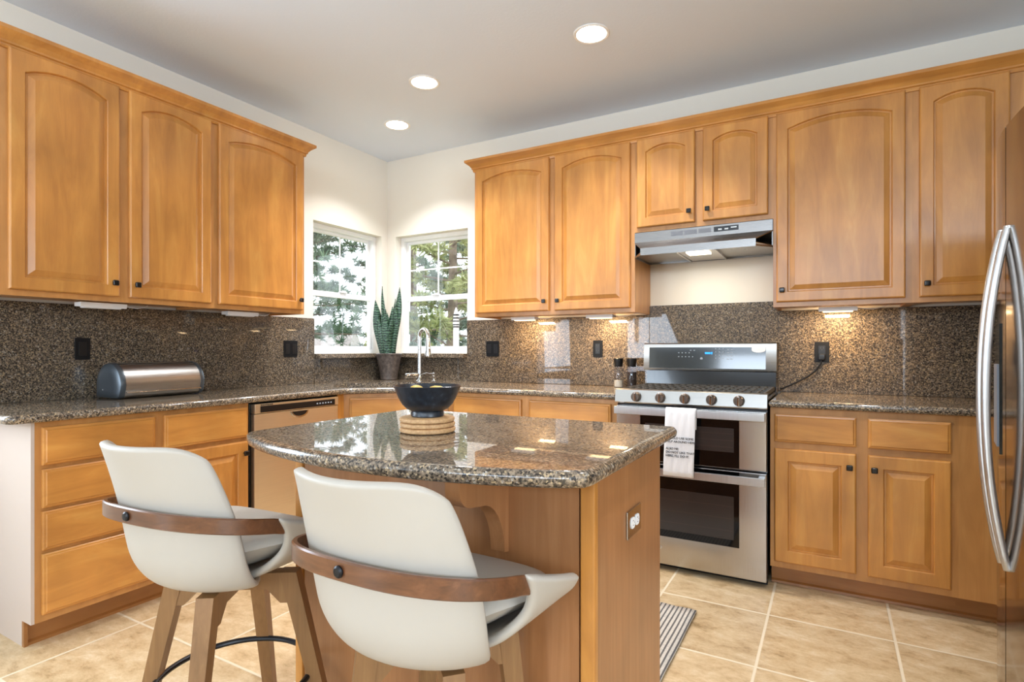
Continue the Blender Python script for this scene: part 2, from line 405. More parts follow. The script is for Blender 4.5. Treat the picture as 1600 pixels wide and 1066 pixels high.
def slab_front(mb, x0, x1, z0, z1, yb, th=.02):
    L = lambda d, y: [(x, y, z) for x, z in outline_pts(x0, x1, z0, z1, 0, d)]
    return mb.rings([L(0, yb), L(0, yb-th+.008), L(.004, yb-th+.005), L(.010, yb-th+.004), L(.013, yb-th), L(.016, yb-th)])
def knob(parent, x, z, y):
    mb = MB(); mb.lathe([(.006, 0), (.006, .012), (.008, .014)], (x, y, z), 12, axis='y')
    mb.box(x-.013, x+.013, y-.027, y-.013, z-.013, z+.013, .005, 3)
    return obj('knob', mb, 'black_cap', parent)
def face_frame(mb, w, h, y, openings, zb=0, th=.02):
    """plate with overlaid doors: stiles and rails around the openings"""
    xs = sorted({0, w} | {v for o in openings for v in o[:2]}); zs = sorted({zb, h} | {v for o in openings for v in o[2:]})
    for i in range(len(xs)-1):
        for k in range(len(zs)-1):
            cx, cz = (xs[i]+xs[i+1])/2, (zs[k]+zs[k+1])/2
            if any(o[0] < cx < o[1] and o[2] < cz < o[3] for o in openings): continue
            mb.box(xs[i], xs[i+1], y, y+th, zs[k], zs[k+1])
    return mb
UZ, UH = 1.390, 1.060
def upper(label, wall, u0, u1, doors, z0=UZ, group='honey maple wall cabinets', lside=True):
    """doors: (left, right, knob side) in wall coordinates"""
    w = u1-u0; h = UZ+UH-z0
    t = wallthing('wall_cabinet', label, 'cabinet', wall, u0, z0, group)
    b = MB(); b.box(0, .018, -.31, 0, 0, h); b.box(w-.018, w, -.31, 0, 0, h)
    b.box(.018, w-.018, -.31, 0, .012, .028); b.box(.018, w-.018, -.31, 0, h-.018, h); b.box(.018, w-.018, -.012, -.001, .028, h-.018)
    obj('carcass', b, 'maple_frame', t, False)
    ops = [(a-u0+.012, c-u0-.012, .035, h-.045) for a, c, _ in doors]
    obj('face_frame', face_frame(MB(), w, h, -.33, ops), 'maple_frame', t, False)
    for a, c, side in doors:
        zt = h-.033; zb = .025; dw = c-a
        d = obj('door', panel_door(MB(), a-u0, c-u0, zb, zt, -.331, min(.052, dw*.16), min(.042, dw*.10), .046), 'maple', t, True, 8)
        kx = (c-u0-.028) if side == 'r' else (a-u0+.028)
        knob(d, kx, zb+.062, -.351)
    return t
upper('wide two-door wall cabinet at the far left, above the bread box', 'L', -2.70, -1.762, [(-2.655, -2.239, 'r'), (-2.197, -1.784, 'l')])
upper('single-door wall cabinet on the left wall, beside the left window', 'L', -1.762, -1.150, [(-1.740, -1.172, 'r')])
upper('two-door wall cabinet beside the right window, above the glossy backsplash', 'R', 1.108, 2.262, [(1.127, 1.693, 'r'), (1.734, 2.236, 'l')])
upper('short two-door wall cabinet above the range hood', 'R', 2.262, 3.020, [(2.278, 2.614, 'r'), (2.659, 2.996, 'l')], z0=1.866)
upper('broad single-door wall cabinet just right of the range hood', 'R', 3.020, 3.630, [(3.037, 3.603, 'l')])
upper('narrow single-door wall cabinet partly behind the refrigerator top', 'R', 3.630, 4.05, [(3.658, 3.990, 'l')])

def crown(name, label, path):
    prof = [(0, 2.408), (.007, 2.408), (.010, 2.416), (.010, 2.424), (.017, 2.428), (.017, 2.436), (.030, 2.452), (.048, 2.466), (.054, 2.470), (.054, 2.486), (0, 2.486)]
    mb = MB(); loops = []
    n = len(path)
    for i, p in enumerate(path):
        p = Vector(p); m = None
        if 0 < i < n-1:
            a = (p-Vector(path[i-1])).normalized(); b = (Vector(path[i+1])-p).normalized()
            na = Vector((a.y, -a.x)); nb = Vector((b.y, -b.x)); s = na+nb; m = s/(s.length_squared/2)
        else:
            a = (Vector(path[1])-p if i == 0 else p-Vector(path[i-1])).normalized(); m = Vector((a.y, -a.x))
        loops.append([(p.x+m.x*o, p.y+m.y*o, z) for o, z in prof])
    mb.rings(loops); o = obj(name, mb, 'maple_h' if abs(path[1][1]-path[2][1]) < .01 else 'maple', None, True, 8)
    return tag(o, label, 'crown molding')
crown('crown_molding', 'stained wood crown molding along the right-wall cabinet tops', [(1.1075, 0), (1.1075, -.3305), (4.05, -.3305), (4.05, 0)])
crown('crown_molding', 'stained wood crown molding along the left-wall cabinet tops', [(0, -2.7005), (.3305, -2.7005), (.3305, -1.1495), (0, -1.1495)])

BD = .61
def base(label, wall, u0, u1, fronts, loc=None, rz=0, endpanel=None, depth=BD, group='honey maple base cabinets', toe=True, tl=0, tr=0):
    """fronts: (kind, x0, x1, z0, z1, knob) local x"""
    w = u1-u0
    t = thing('base_cabinet', label, 'cabinet', loc, rz, group) if loc else wallthing('base_cabinet', label, 'cabinet', wall, u0, 0, group)
    b = MB(); h = .880
    b.box(0, .018, -depth+.02, -.001, .10, h); b.box(w-.018, w, -depth+.02, -.001, .10, h); b.box(.018, w-.018, -depth+.02, -.001, .10, .118)
    obj('carcass', b, 'maple_frame', t, False)
    ops = [(f[1]+.014, f[2]-.014, f[3]+.014, f[4]-.014) for f in fronts]
    obj('face_frame', face_frame(MB(), w, h, -depth, ops, .10), 'maple_frame', t, False)
    if toe:
        k = MB(); k.box(tl, w-tr, -depth+.075, -depth+.09, 0, .10); k.prism([(-depth+.075, 0), (-depth+.062, 0), (-depth+.064, .010), (-depth+.075, .017)], tl, w-tr, 'x')
        obj('toe_kick', k, 'toe', t)
    for f in fronts:
        if f[0] == 'drawer':
            d = obj('drawer', slab_front(MB(), *f[1:5], -depth-.001), 'maple_h', t, True, 8)
        else:
            d = obj('door', panel_door(MB(), *f[1:5], -depth-.001, .058), 'maple', t, True, 8)
        if f[5]: knob(d, f[5][0], f[5][1], -depth-.021)
    return t
# left run
t = base('four-drawer base cabinet at the left end, behind the rear white stool', 'L', -2.665, -2.205,
         [('drawer', .02, .44, .712, .860, None), ('drawer', .02, .44, .545, .696, None), ('drawer', .02, .44, .380, .532, None), ('drawer', .02, .44, .128, .366, None)])
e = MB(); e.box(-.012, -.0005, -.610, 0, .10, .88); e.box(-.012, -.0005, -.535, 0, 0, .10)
obj('end_panel', e, 'end_panel', t, False)['label'] = 'wood end panel with daylight glare in its pale colour'
e = MB(); e.box(-.013, 0, -.553, -.535, 0, .10); obj('toe_return', e, 'toe', t, False)
base('base cabinet with one drawer over one door, left of the dishwasher', 'L', -2.205, -1.748,
     [('drawer', .02, .445, .705, .860, None), ('door', .02, .445, .128, .684, (.420, .624))])
f = MB(); f.box(0, .058, -.61, -.59, .10, .88); f.box(0, .058, -.535, -.52, 0, .10)
tag(obj('filler_strip', f, 'maple', None, False, loc=(0, -1.132, 0)), 'narrow maple filler strip right of the dishwasher', 'filler strip').rotation_euler = (0, 0, pi/2)
# corner sink base on the diagonal
DL = (1.078-.61)*sqrt(2); c45 = cos(pi/4)
base('angled corner sink base cabinet under the sink', 'R', 0, DL, [('drawer', .035, DL-.035, .705, .855, None), ('door', .035, DL/2-.004, .128, .684, (DL/2-.035, .62)), ('door', DL/2+.004, DL-.035, .128, .684, (DL/2+.035, .62))],
     loc=(.61-.30*c45*1.0, -1.078+.30*c45*1.0, 0), rz=pi/4, depth=.30)
base('base cabinet right of the corner sink, behind the island', 'R', 1.082, 1.665, [('drawer', .05, .556, .708, .855, None), ('door', .05, .556, .128, .684, (.52, .62))])
base('base cabinet with one drawer, left of the range', 'R', 1.665, 2.250, [('drawer', .029, .549, .708, .855, None), ('door', .029, .549, .128, .684, (.06, .62))])
base('base cabinet with two drawers over two doors, between range and refrigerator', 'R', 3.030, 3.765,
     [('drawer', .020, .361, .715, .850, None), ('drawer', .406, .708, .715, .850, None), ('door', .020, .361, .132, .684, (.334, .622)), ('door', .406, .708, .132, .684, (.430, .620))])
f = MB(); f.box(0, .80, -.61, -.59, .10, .88)
fp = tag(obj('corner_filler_panel', f, 'maple_frame', None, False, loc=(3.765, 0, 0)), 'plain maple panel beside the refrigerator door edge', 'panel')
f = MB(); f.box(0, .80, -.592, -.52, .09, .10); f.box(0, .80, -.535, -.52, 0, .10); f.prism([(-.535, 0), (-.548, 0), (-.546, .010), (-.535, .017)], 0, .80, 'x')
obj('toe_kick', f, 'toe', fp, False)

# ------------------------------------------------------------------ room shell
RX, RY = 8.0, -8.5; ZC = 2.76; WT = .14
m = MB(); m.box(0, RX, RY, 0, -.06, 0); fl = struct('floor', m, 'tile')
m = MB(); m.box(-WT, RX+WT, RY-WT, WT, ZC, ZC+.08); struct('ceiling', m, 'ceiling')
def wall_with_openings(a0, a1, holes, h=ZC):     # grid of blocks around the openings, in (a, z)
    xs = sorted({a0, a1} | {v for o in holes for v in o[:2]}); zs = sorted({0, h} | {v for o in holes for v in o[2:]})
    return [(xs[i], xs[i+1], zs[k], zs[k+1]) for i in range(len(xs)-1) for k in range(len(zs)-1)
            if not any(o[0] < (xs[i]+xs[i+1])/2 < o[1] and o[2] < (zs[k]+zs[k+1])/2 < o[3] for o in holes)]
WL = (-.790, -.072, 1.131, 2.112); WR = (.092, .824, 1.131, 2.112); WS = (-3.78, -2.85, .87, 2.1); WP = (-8.35, -6.55, .02, 2.1)
WB = (1.2, 6.8, 2.12, 2.70); WE = (-7.2, -4.0, .6, 2.35)  # unseen rear and east openings, made up for the added fill
m = MB()
for a, b, z0, z1 in wall_with_openings(RY, WT, [WL, WS, WP]): m.box(-WT, 0, a, b, z0, z1)
struct('wall_left', m, 'wall')
m = MB()
for a, b, z0, z1 in wall_with_openings(0, RX, [WR]): m.box(a, b, 0, WT, z0, z1)
struct('wall_back', m, 'wall')
m = MB()
for a, b, z0, z1 in wall_with_openings(0, RX, [WB]): m.box(a, b, RY-WT, RY, z0, z1)
struct('wall_front', m, 'taupe')
m = MB()
for a, b, z0, z1 in wall_with_openings(RY, 0, [WE]): m.box(RX, RX+WT, a, b, z0, z1)
struct('wall_right', m, 'wall')
m = MB(); m.box(4.60, 4.72, -2.50, 0, 0, ZC); struct('wall_stub', m, 'wall')

def window(name, wall, u0, u1, z0, z1, hung=True, rec=.085):
    """local x along the wall, +y outdoors"""
    t = bpy.data.objects.new(name, None); C.objects.link(t); t['kind'] = 'structure'
    t.location = (u0, 0, z0) if wall == 'R' else (0, u0, z0); t.rotation_euler = (0, 0, 0 if wall == 'R' else pi/2)
    w, h = u1-u0, z1-z0; fw = .034; mid = h*.467
    f = MB(); y0, y1 = rec-.02, rec+.05
    f.box(0, fw, y0, y1, 0, h, .003); f.box(w-fw, w, y0, y1, 0, h, .003); f.box(fw, w-fw, y0, y1, h-fw, h, .003); f.box(fw, w-fw, y0, y1, 0, fw, .003)
    struct('frame', f, 'white', t)
    if not hung:
        g = MB(); g.box(fw, w-fw, rec+.018, rec+.022, fw, h-fw); struct('pane', g, 'glass', t); return t
    sw = .024
    lo = MB(); a0, a1 = fw, w-fw; ya, yb = rec-.008, rec+.016
    lo.box(a0, a0+sw, ya, yb, fw, mid+.02, .002); lo.box(a1-sw, a1, ya, yb, fw, mid+.02, .002); lo.box(a0+sw, a1-sw, ya, yb, fw, fw+sw, .002); lo.box(a0+sw, a1-sw, ya, yb, mid-.022, mid+.02, .002)
    s1 = struct('lower_sash', lo, 'white', t)
    g = MB(); g.box(a0+sw, a1-sw, rec+.003, rec+.006, fw+sw, mid-.022); struct('pane', g, 'glass', s1)
    l = MB(); l.box(w/2-.035, w/2+.035, rec-.022, rec+.004, mid+.02, mid+.030, .003); l.box(w/2-.012, w/2+.028, rec-.018, rec-.006, mid+.03, mid+.038, .003); struct('sash_lock', l, 'white', s1)
    up = MB(); ya, yb = rec+.018, rec+.042
    up.box(a0, a0+sw, ya, yb, mid-.015, h-fw, .002); up.box(a1-sw, a1, ya, yb, mid-.015, h-fw, .002); up.box(a0+sw, a1-sw, ya, yb, h-fw-sw, h-fw, .002); up.box(a0+sw, a1-sw, ya, yb, mid-.015, mid+.015, .002)
    s2 = struct('upper_sash', up, 'white', t)
    g = MB(); g.box(a0+sw, a1-sw, rec+.028, rec+.031, mid+.015, h-fw-sw); struct('pane', g, 'glass', s2)
    mu = MB(); zc = (mid+h-fw)/2
    mu.box(w/2-.006, w/2+.006, rec+.022, rec+.027, mid+.015, h-fw-sw); mu.box(a0+sw, a1-sw, rec+.0225, rec+.0265, zc-.006, zc+.006)
    struct('muntin', mu, 'white', s2)
    return t
window('window_1', 'L', *WL); window('window_2', 'R', *WR)
window('window_3', 'L', *WS, hung=False); 
window('window_4', 'L', WP[0], (WP[0]+WP[1])/2, WP[2], WP[3], hung=False); window('window_5', 'L', (WP[0]+WP[1])/2, WP[1], WP[2], WP[3], hung=False)
m = MB(); m.box(-.0, .016, RY, -2.77, 0, .11, .003); struct('baseboard_left', m, 'trimwhite')

# ------------------------------------------------------------------ granite: counters, backsplash, ledge
CT, CB = .917, .882
SKC = Vector((.63, -.63))
def sk(u, v): return (SKC.x+(u-v)*c45, SKC.y+(u+v)*c45)     # u along the diagonal, v towards the corner
sink_out = [sk(u, v) for u, v in rrect(-.40, .40, -.235, .235, .11, 8)]
outl = fillet([(.004, -2.765), (.648, -2.765), (.648, -1.085), (1.085, -.648), (2.252, -.648), (2.252, -.003), (.004, -.003)], [0, .035, .12, .12, 0, 0, 0])
m = slab(MB(), outl, CB, CT, .0155, [sink_out])
tag(obj('countertop', m, 'granite', None), 'speckled brown granite countertop of the left run and sink corner', 'countertop')
m = slab(MB(), [(3.027, -.648), (4.595, -.648), (4.595, -.003), (3.027, -.003)], CB, CT, .0155)
tag(obj('countertop', m, 'granite', None), 'speckled granite countertop between the range and the refrigerator', 'countertop')
BS = .02; Z0 = CT+.0005
m = MB(); m.box(.001, BS, -2.72, -.795, Z0, 1.388, .002); m.box(.001, BS, -.795, -BS, Z0, 1.098, 0)
tag(obj('backsplash', m, 'granite_wall', None), 'granite backsplash on the left wall behind the bread box', 'backsplash')
m = MB(); m.box(.8295, 2.2615, -BS, -.001, Z0, 1.388, .002); m.box(BS+.001, .8295, -BS, -.001, Z0, 1.098, 0)
tag(obj('backsplash', m, 'granite_wall', None), 'granite backsplash from the sink corner to the range', 'backsplash')
m = MB(); m.box(2.2625, 3.0195, -BS, -.001, .90, 1.446, .002)
tag(obj('backsplash', m, 'granite_wall', None), 'taller granite backsplash panel behind the range', 'backsplash')
m = MB(); m.box(3.0205, 4.598, -BS, -.001, Z0, 1.388, .002)
tag(obj('backsplash', m, 'granite_wall', None), 'granite backsplash right of the range, with the black outlet', 'backsplash')
led = [(-.065, -.786), (.055, -.806), (.055, -.055), (.846, -.055), (.820, .065), (.096, .065), (.096, -.002), (.001, -.002), (.001, -.076), (-.065, -.076)]
led = [(-.065, -.786), (-.001, -.786), (-.001, -.794), (.066, -.794), (.066, -.066), (.8295, -.066), (.8295, -.001), (.820, .001), (.820, .065), (.096, .065), (.096, -.002), (.002, -.002), (.002, -.076), (-.065, -.076)]
m = MB(); m.prism(led, 1.0985, 1.1305)
tag(obj('window_ledge', m, 'granite', None, False), 'granite ledge running under both corner windows', 'ledge')

# sink
t = thing('sink', 'stainless corner sink set below the granite counter', 'sink', (SKC.x, SKC.y, CB-.001), pi/4)
def skl(d, z): return [(u, v, z) for u, v in rrect(-.40+d, .40-d, -.235+d, .235-d, max(.11-d, .03), 8)]
m = MB(); m.rings([skl(-.02, -.002), skl(-.001, -.002), skl(.006, -.02), skl(.012, -.17), skl(.04, -.195), skl(.10, -.20)], True, False, True)
obj('basin', m, 'steel', t)
m = MB(); m.lathe([(.042, -.199), (.04, -.196), (.02, -.197), (.015, -.199)], (0, 0, 0), 24); obj('drain', m, 'chrome', t)
# faucet
fx, fy = .558, -.262
t = thing('faucet', 'tall polished gooseneck pull-down faucet behind the sink', 'faucet', (fx, fy, CT), radians(74))
m = MB(); m.lathe([(.027, 0), (.027, .006), (.021, .014), (.019, .05), (.0185, .14)], (0, 0, 0), 24); obj('base', m, 'chrome', t)
path = [(0, 0, .13), (0, 0, .26), (0, 0, .33)]+[(0, -.055+.055*cos(a), .345+.055*sin(a)) for a in [pi*k/12 for k in range(13)]]+[(0, -.110, .33)]
m = MB(); m.tube(path, [.0175, .0145]+[.0135]*(len(path)-2), 16); obj('spout', m, 'chrome', t)
m = MB(); m.lathe([(.0145, .340), (.0165, .32), (.019, .27), (.026, .205), (.026, .195), (.018, .193)], (0, -.110, 0), 20); obj('spray_head', m, 'chrome', t)
m = MB(); m.lathe([(.0, -.018), (.019, -.020), (.020, -.078), (.017, -.083), (.017, -.092), (.021, -.096), (.019, -.120), (.008, -.126)], (0, 0, .048), 18, axis='x'); obj('lever', m, 'chrome', t)
t = thing('soap_dispenser', 'small polished soap dispenser beside the faucet', 'soap dispenser', (.672, -.235, CT), pi/4)
m = MB(); m.lathe([(.019, 0), (.019, .006), (.012, .012), (.010, .022), (.015, .03), (.015, .042), (.009, .05), (.012, .058), (.012, .066), (.006, .07)], (0, 0, 0), 18); obj('pump_body', m, 'chrome', t)
m = MB(); m.tube([(-.008, 0, .062), (-.03, -.006, .060), (-.055, -.014, .068), (-.085, -.02, .060), (-.10, -.024, .052)], .0042, 8); obj('nozzle', m, 'chrome', t)

# ------------------------------------------------------------------ dishwasher
t = wallthing('dishwasher', 'stainless dishwasher under the left counter, near the corner', 'dishwasher', 'L', -1.740)
m = MB(); m.box(.004, .600, -.60, -.02, .02, .872); obj('body', m, 'black', t, False)
m = MB(); m.box(.012, .592, -.634, -.601, .105, .818, .004); obj('door', m, 'steel_dw', t)
m = MB(); m.box(.012, .592, -.638, -.601, .821, .872, .004); cp = obj('control_panel', m, 'steel_dw', t)
m = MB(); m.box(.044, .562, -.6405, -.638, .825, .860, .001); obj('display_strip', m, 'black', cp)
m = MB()
for k in range(6): m.box(.42+k*.021, .43+k*.021, -.6412, -.6405, .839, .846)
obj('button_marks', m, 'led_white', cp, False)  # touch marks as plain bars, no letters
m = MB()
for k in range(7): m.box(.046+k*.011, .0545+k*.011, -.6386, -.6380, .8625, .8685)
obj('brand_mark', m, 'black', cp, False)
m = MB(); m.lathe([(.0, 0), (.062, 0), (.062, .004), (.058, .006)], (.30, -.634, .812), 32, axis='y'); m.v = [(x, y, .812+min(z-.812, 0)*.62) for x, y, z in m.v]; obj('pocket_handle', m, 'chrome', t)
m = MB(); m.lathe([(.0, .0062), (.050, .0062), (.050, .0072)], (.30, -.634, .811), 32, axis='y'); m.v = [(x, y, .811+min(z-.811, 0)*.55) for x, y, z in m.v]; obj('pocket', m, 'black', t)
m = MB(); m.box(.012, .592, -.56, -.54, 0.002, .098); obj('toe_kick', m, 'black', t, False)

# ------------------------------------------------------------------ range
t = thing('range', 'stainless double-oven gas range between the granite counters', 'range', (2.258, 0, 0))
W = .764
m = MB(); m.box(.002, W-.002, -.635, -.025, .03, .895); obj('body', m, 'enamel', t, False)
m = MB(); m.box(.004, W-.004, -.61, -.59, .002, .03); m.box(.03, .06, -.58, -.05, .001, .03); m.box(W-.06, W-.03, -.58, -.05, .001, .03); obj('toe_kick', m, 'black', t, False)
m = MB(); m.box(0, W, -.66, -.085, .895, .926, .004); obj('cooktop', m, 'enamel', t)
m = MB(); m.prism([(-.635, .874), (-.678, .874), (-.682, .880), (-.668, .944), (-.660, .948), (-.635, .948)], 0, W, 'x'); cp = obj('control_panel', m, 'steel', t)
for x in (.119, .249, .375, .507, .637):
    k = MB(); k.lathe([(.0, 0), (.027, 0), (.027, .007), (.0245, .009), (.0235, .026), (.021, .030), (.0, .030)], (x, -.674, .909), 28, axis='y')
    kn = obj('knob', k, 'knob_steel', cp)
    k = MB(); k.box(x-.0055, x+.0055, -.7115, -.702, .886, .932, .002); obj('grip', k, 'chrome', kn)
for k0, k1 in ((.012, .378), (.386, .752)):
    g = MB(); g.box(k0, k1, -.640, -.628, .927, .950, .004); g.box(k0, k1, -.115, -.103, .927, .950, .004); g.box(k0, k0+.012, -.630, -.11, .927, .950, .004); g.box(k1-.012, k1, -.630, -.11, .927, .950, .004)
    n = 9
    for i in range(1, n): g.box(k0+(k1-k0)*i/n-.005, k0+(k1-k0)*i/n+.005, -.63, -.11, .938, .950, .003)
    for y in (-.50, -.37, -.24): g.box(k0, k1, y-.006, y+.006, .934, .949, .003)
    obj('grate', g, 'iron', t)
for x, y in ((.13, -.50), (.13, -.24), (.38, -.37), (.63, -.50), (.63, -.24)):
    g = MB(); g.lathe([(.045, .926), (.045, .932), (.03, .936), (.0, .936)], (x, y, 0), 20); obj('burner', g, 'black', t)
# back guard
m = MB(); m.prism([(-.025, .926), (-.085, .926), (-.078, 1.03), (-.025, 1.03)], .004, W-.008, 'x'); obj('back_riser', m, 'enamel', t, False)
m = MB(); m.prism([(-.024, 1.034), (-.098, 1.034), (-.101, 1.040), (-.086, 1.196), (-.078, 1.203), (-.024, 1.203)], -.012, W-.004, 'x'); bg = obj('back_guard', m, 'steel', t)
def bgy(z): return -.101+(z-1.04)/(1.196-1.04)*.015
def bgq(mb, x0, x1, z0, z1, d): mb.hexa([(x0, bgy(z0)-d, z0), (x1, bgy(z0)-d, z0), (x1, bgy(z0)+.004, z0), (x0, bgy(z0)+.004, z0)], [(x0, bgy(z1)-d, z1), (x1, bgy(z1)-d, z1), (x1, bgy(z1)+.004, z1), (x0, bgy(z1)+.004, z1)]); return mb
gp = obj('display_glass', bgq(MB(), .024, .704, 1.048, 1.176, .0015), 'panel_glass', bg, False)
m = MB()
bgq(m, .365, .398, 1.136, 1.146, .0024); bgq(m, .402, .408, 1.134, 1.148, .0024)
obj('clock_digits', m, 'blue_led', gp, False)
m = MB()
for i in range(5):
    for k in range(2):
        if not (k == 1 and i == 4): bgq(m, .205+i*.021, .212+i*.021, 1.116+k*.024, 1.121+k*.024, .0022)
for i in range(3):
    for k in range(4): bgq(m, .425+i*.021, .430+i*.021, 1.108+k*.019, 1.113+k*.019, .0022)
for i in range(2):
    for k in range(4): bgq(m, .492+i*.020, .504+i*.020, 1.104+k*.019, 1.108+k*.019, .0022)
for x in (.275, .297): bgq(m, x, x+.010, 1.156, 1.160, .0022)
m.lathe([(.0, 0), (.008, 0), (.008, .001)], (.345, bgy(1.108)-.001, 1.108), 16, axis='y')
obj('button_marks', m, 'led_white', gp, False)  # panel touch marks, bars and one dot
m = MB(); L = [(.628, 1.176), (.702, 1.176)]+[(.665+.037*cos(a), 1.160-.012*sin(a)*1.2) for a in [pi*k/10 for k in range(11)]]
m.rings([[(x, bgy(z)-.0016, z) for x, z in L], [(x, bgy(z)-.0026, z) for x, z in L]]); obj('sticker', m, 'white', gp, False)['label'] = 'white curved sticker at the panel corner'
# oven doors
def oven(z0, z1, gz0, gz1, wz0, wz1, hz):
    m = MB(); m.box(.004, W-.004, -.668, -.637, z0, z1, .004); d = obj('oven_door', m, 'steel_v', t)
    g = MB(); g.box(.137, .637, -.6695, -.667, gz0, gz1, .001); gl = obj('door_glass', g, 'black_gloss', d)
    g = MB(); g.box(.165, .612, -.6705, -.6695, wz0, wz1, 0); obj('window', g, 'oven_glass', gl, False)
    g = MB()
    for i in range(3): g.box(.17, .607, -.6709, -.6705, wz0+(wz1-wz0)*(.2+.28*i), wz0+(wz1-wz0)*(.2+.28*i)+.0022)
    obj('oven_rack', g, 'mesh_glass', gl, False)
    h = MB(); h.box(.012, W-.006, -.732, -.716, hz-.020, hz+.020, .0025); h.box(.016, .046, -.717, -.667, hz-.014, hz+.014, .004); h.box(W-.040, W-.010, -.717, -.667, hz-.014, hz+.014, .004)
    obj('door_handle', h, 'handle_steel', d)
    return d
oven(.568, .858, .572, .854, .650, .770, .838); d2 = oven(.030, .558, .178, .554, .215, .430, .527)
m = MB(); m.tube([(.235+.020*cos(a), -.6684, .118+.008*sin(a)) for a in [2*pi*k/20 for k in range(20)]], .0011, 6, closed=True)
for k in range(5): m.box(.213+k*.008, .218+k*.008, -.6692, -.6680, .114, .122)
obj('brand_mark', m, 'chrome', d2)
# kitchen towel on the upper handle
t = thing('kitchen_towel', 'white printed kitchen towel hanging from the upper oven handle', 'towel', (2.625, -.7245, .8565))
m = MB(); n = 14
def tw(i, y, z, sh): return [(-.076+.152*k/n+sh, y-.0018*sin(k*1.9+i*.5), z) for k in range(n+1)]
prof = [(.0145, -.10), (.0143, -.05), (.013, -.008), (.009, .004), (0, .0075), (-.008, .004), (-.0125, -.008)]+[(-.0135-.0016*sin(j*.8), -.02-.32*j/12) for j in range(13)]
rows = [tw(i, y, z, -.012*max(0, -z)/.34) for i, (y, z) in enumerate(prof)]
m.rings(rows, False, False, False); tob = obj('cloth', m, 'fabric', t)
md = tob.modifiers.new('thickness', 'SOLIDIFY'); md.thickness = .0022; md.offset = 1
def text(body, size, loc, rot, mat, parent, name='lettering', ext=.0003, sp=1.0, align='LEFT', line=1.0):
    cu = bpy.data.curves.new(name, 'FONT'); cu.body = body; cu.size = size; cu.extrude = ext; cu.space_character = sp; cu.align_x = align; cu.space_line = line
    o = bpy.data.objects.new(name, cu); C.objects.link(o); o.location = loc; o.rotation_euler = rot; cu.materials.append(M[mat])
    dg = bpy.context.evaluated_depsgraph_get(); me = bpy.data.meshes.new_from_object(o.evaluated_get(dg)); bpy.data.objects.remove(o)
    o = bpy.data.objects.new(name, me); C.objects.link(o); o.location = loc; o.rotation_euler = rot
    if not me.materials: me.materials.append(M[mat])
    if parent: o.parent = parent
    return o
text('I COULD USE SOME\nHELP AROUND HERE\n\nALSO ME:\nDO NOT LIKE THAT\nHERE, I\u2019LL DO IT.', .0158, (-.0735, -.0185, -.150), (pi/2, 0, 0), 'ink', tob, ext=.0012, line=1.15)

# ------------------------------------------------------------------ hood
t = thing('range_hood', 'stainless under-cabinet range hood with its light on', 'range hood', (2.262, 0, 1.70))
W = .756
def hl(pts): return [(x, y, z-1.70) for x, y, z in pts]
A = [(0, -.002), (0, -.336), (W, -.336), (W, -.002)]; B6 = [(0, -.002), (0, -.336), (.078, -.480), (W-.068, -.480), (W, -.336), (W, -.002)]
m = MB()
m.rings([hl([(0, -.022, 1.712), (0, -.336, 1.712), (.0, -.336, 1.802), (0, -.336, 1.862), (0, -.022, 1.862)]), hl([(W, -.022, 1.712), (W, -.336, 1.712), (W, -.336, 1.802), (W, -.336, 1.862), (W, -.022, 1.862)])], True, True, True)
# remove the closed underside and add the sloped nose
m = MB(); th = .004
m.box(0, W, -.336, -.332, .102, .162); m.box(0, W, -.332, -.022, .158, .162); m.box(0, th, -.332, -.022, .012, .158); m.box(W-th, W, -.332, -.022, .012, .158); m.box(th, W-th, -.026, -.022, .012, .158)
q = lambda a, b, c, d, e: m.hexa([a, b, c, d], [tuple(Vector(p)+Vector(e)) for p in (a, b, c, d)])
q((0, -.336, .104), (W, -.336, .104), (W-.068, -.482, .043), (.078, -.482, .043), (0, .004, -.004))
q((.078, -.482, .043), (W-.068, -.482, .043), (W-.068, -.482, .002), (.078, -.482, .002), (0, .004, 0))
q((0, -.336, .012), (.078, -.482, .002), (.078, -.482, .012), (0, -.336, .022), (.003, .003, 0))
q((W, -.336, .012), (W-.068, -.482, .002), (W-.068, -.482, .012), (W, -.336, .022), (-.003, .003, 0))
body = obj('body', m, 'hood_steel', t, False)
m = MB(); m.prism([(.006, -.03), (.006, -.33), (.083, -.474), (W-.073, -.474), (W-.006, -.33), (W-.006, -.03)], .022, .026); pan = obj('underside_pan', m, 'steel', t, False)
m = MB(); m.box(.275, .475, -.43, -.05, .012, .021, .002); m.box(.268, .276, -.44, -.045, .006, .022, .001); m.box(.474, .482, -.44, -.045, .006, .022, .001); obj('filter', m, 'steel_v', t)
m = MB(); m.box(.315, .435, -.40, -.30, .006, .012, .002); obj('light_lens', m, 'hood_on', t)
m = MB(); m.box(.455, .585, -.3372, -.336, .124, .152, .0004); cpn = obj('control_panel', m, 'black', t)
m = MB()
for k in range(2): m.box(.478+k*.034, .498+k*.034, -.3390, -.3372, .131, .140, .001)
m.box(.545, .575, -.3380, -.3372, .138, .144); obj('rocker_switch', m, 'steel', cpn, False)
for k in range(3):
    m = MB(); x = .215+k*.078
    m.box(x, x+.070, -.3368, -.336, .124, .150)
    for j in range(5): m.box(x+.004, x+.066, -.3374, -.3368, .127+j*.0045, .129+j*.0045)
    obj('vent', m, 'vent_grey', t, False)
area_light('hood_lamp', (2.262+.375, -.35, 1.700), (2.637, -.30, 0), .12, .09, 2.0, (1, .86, .66))

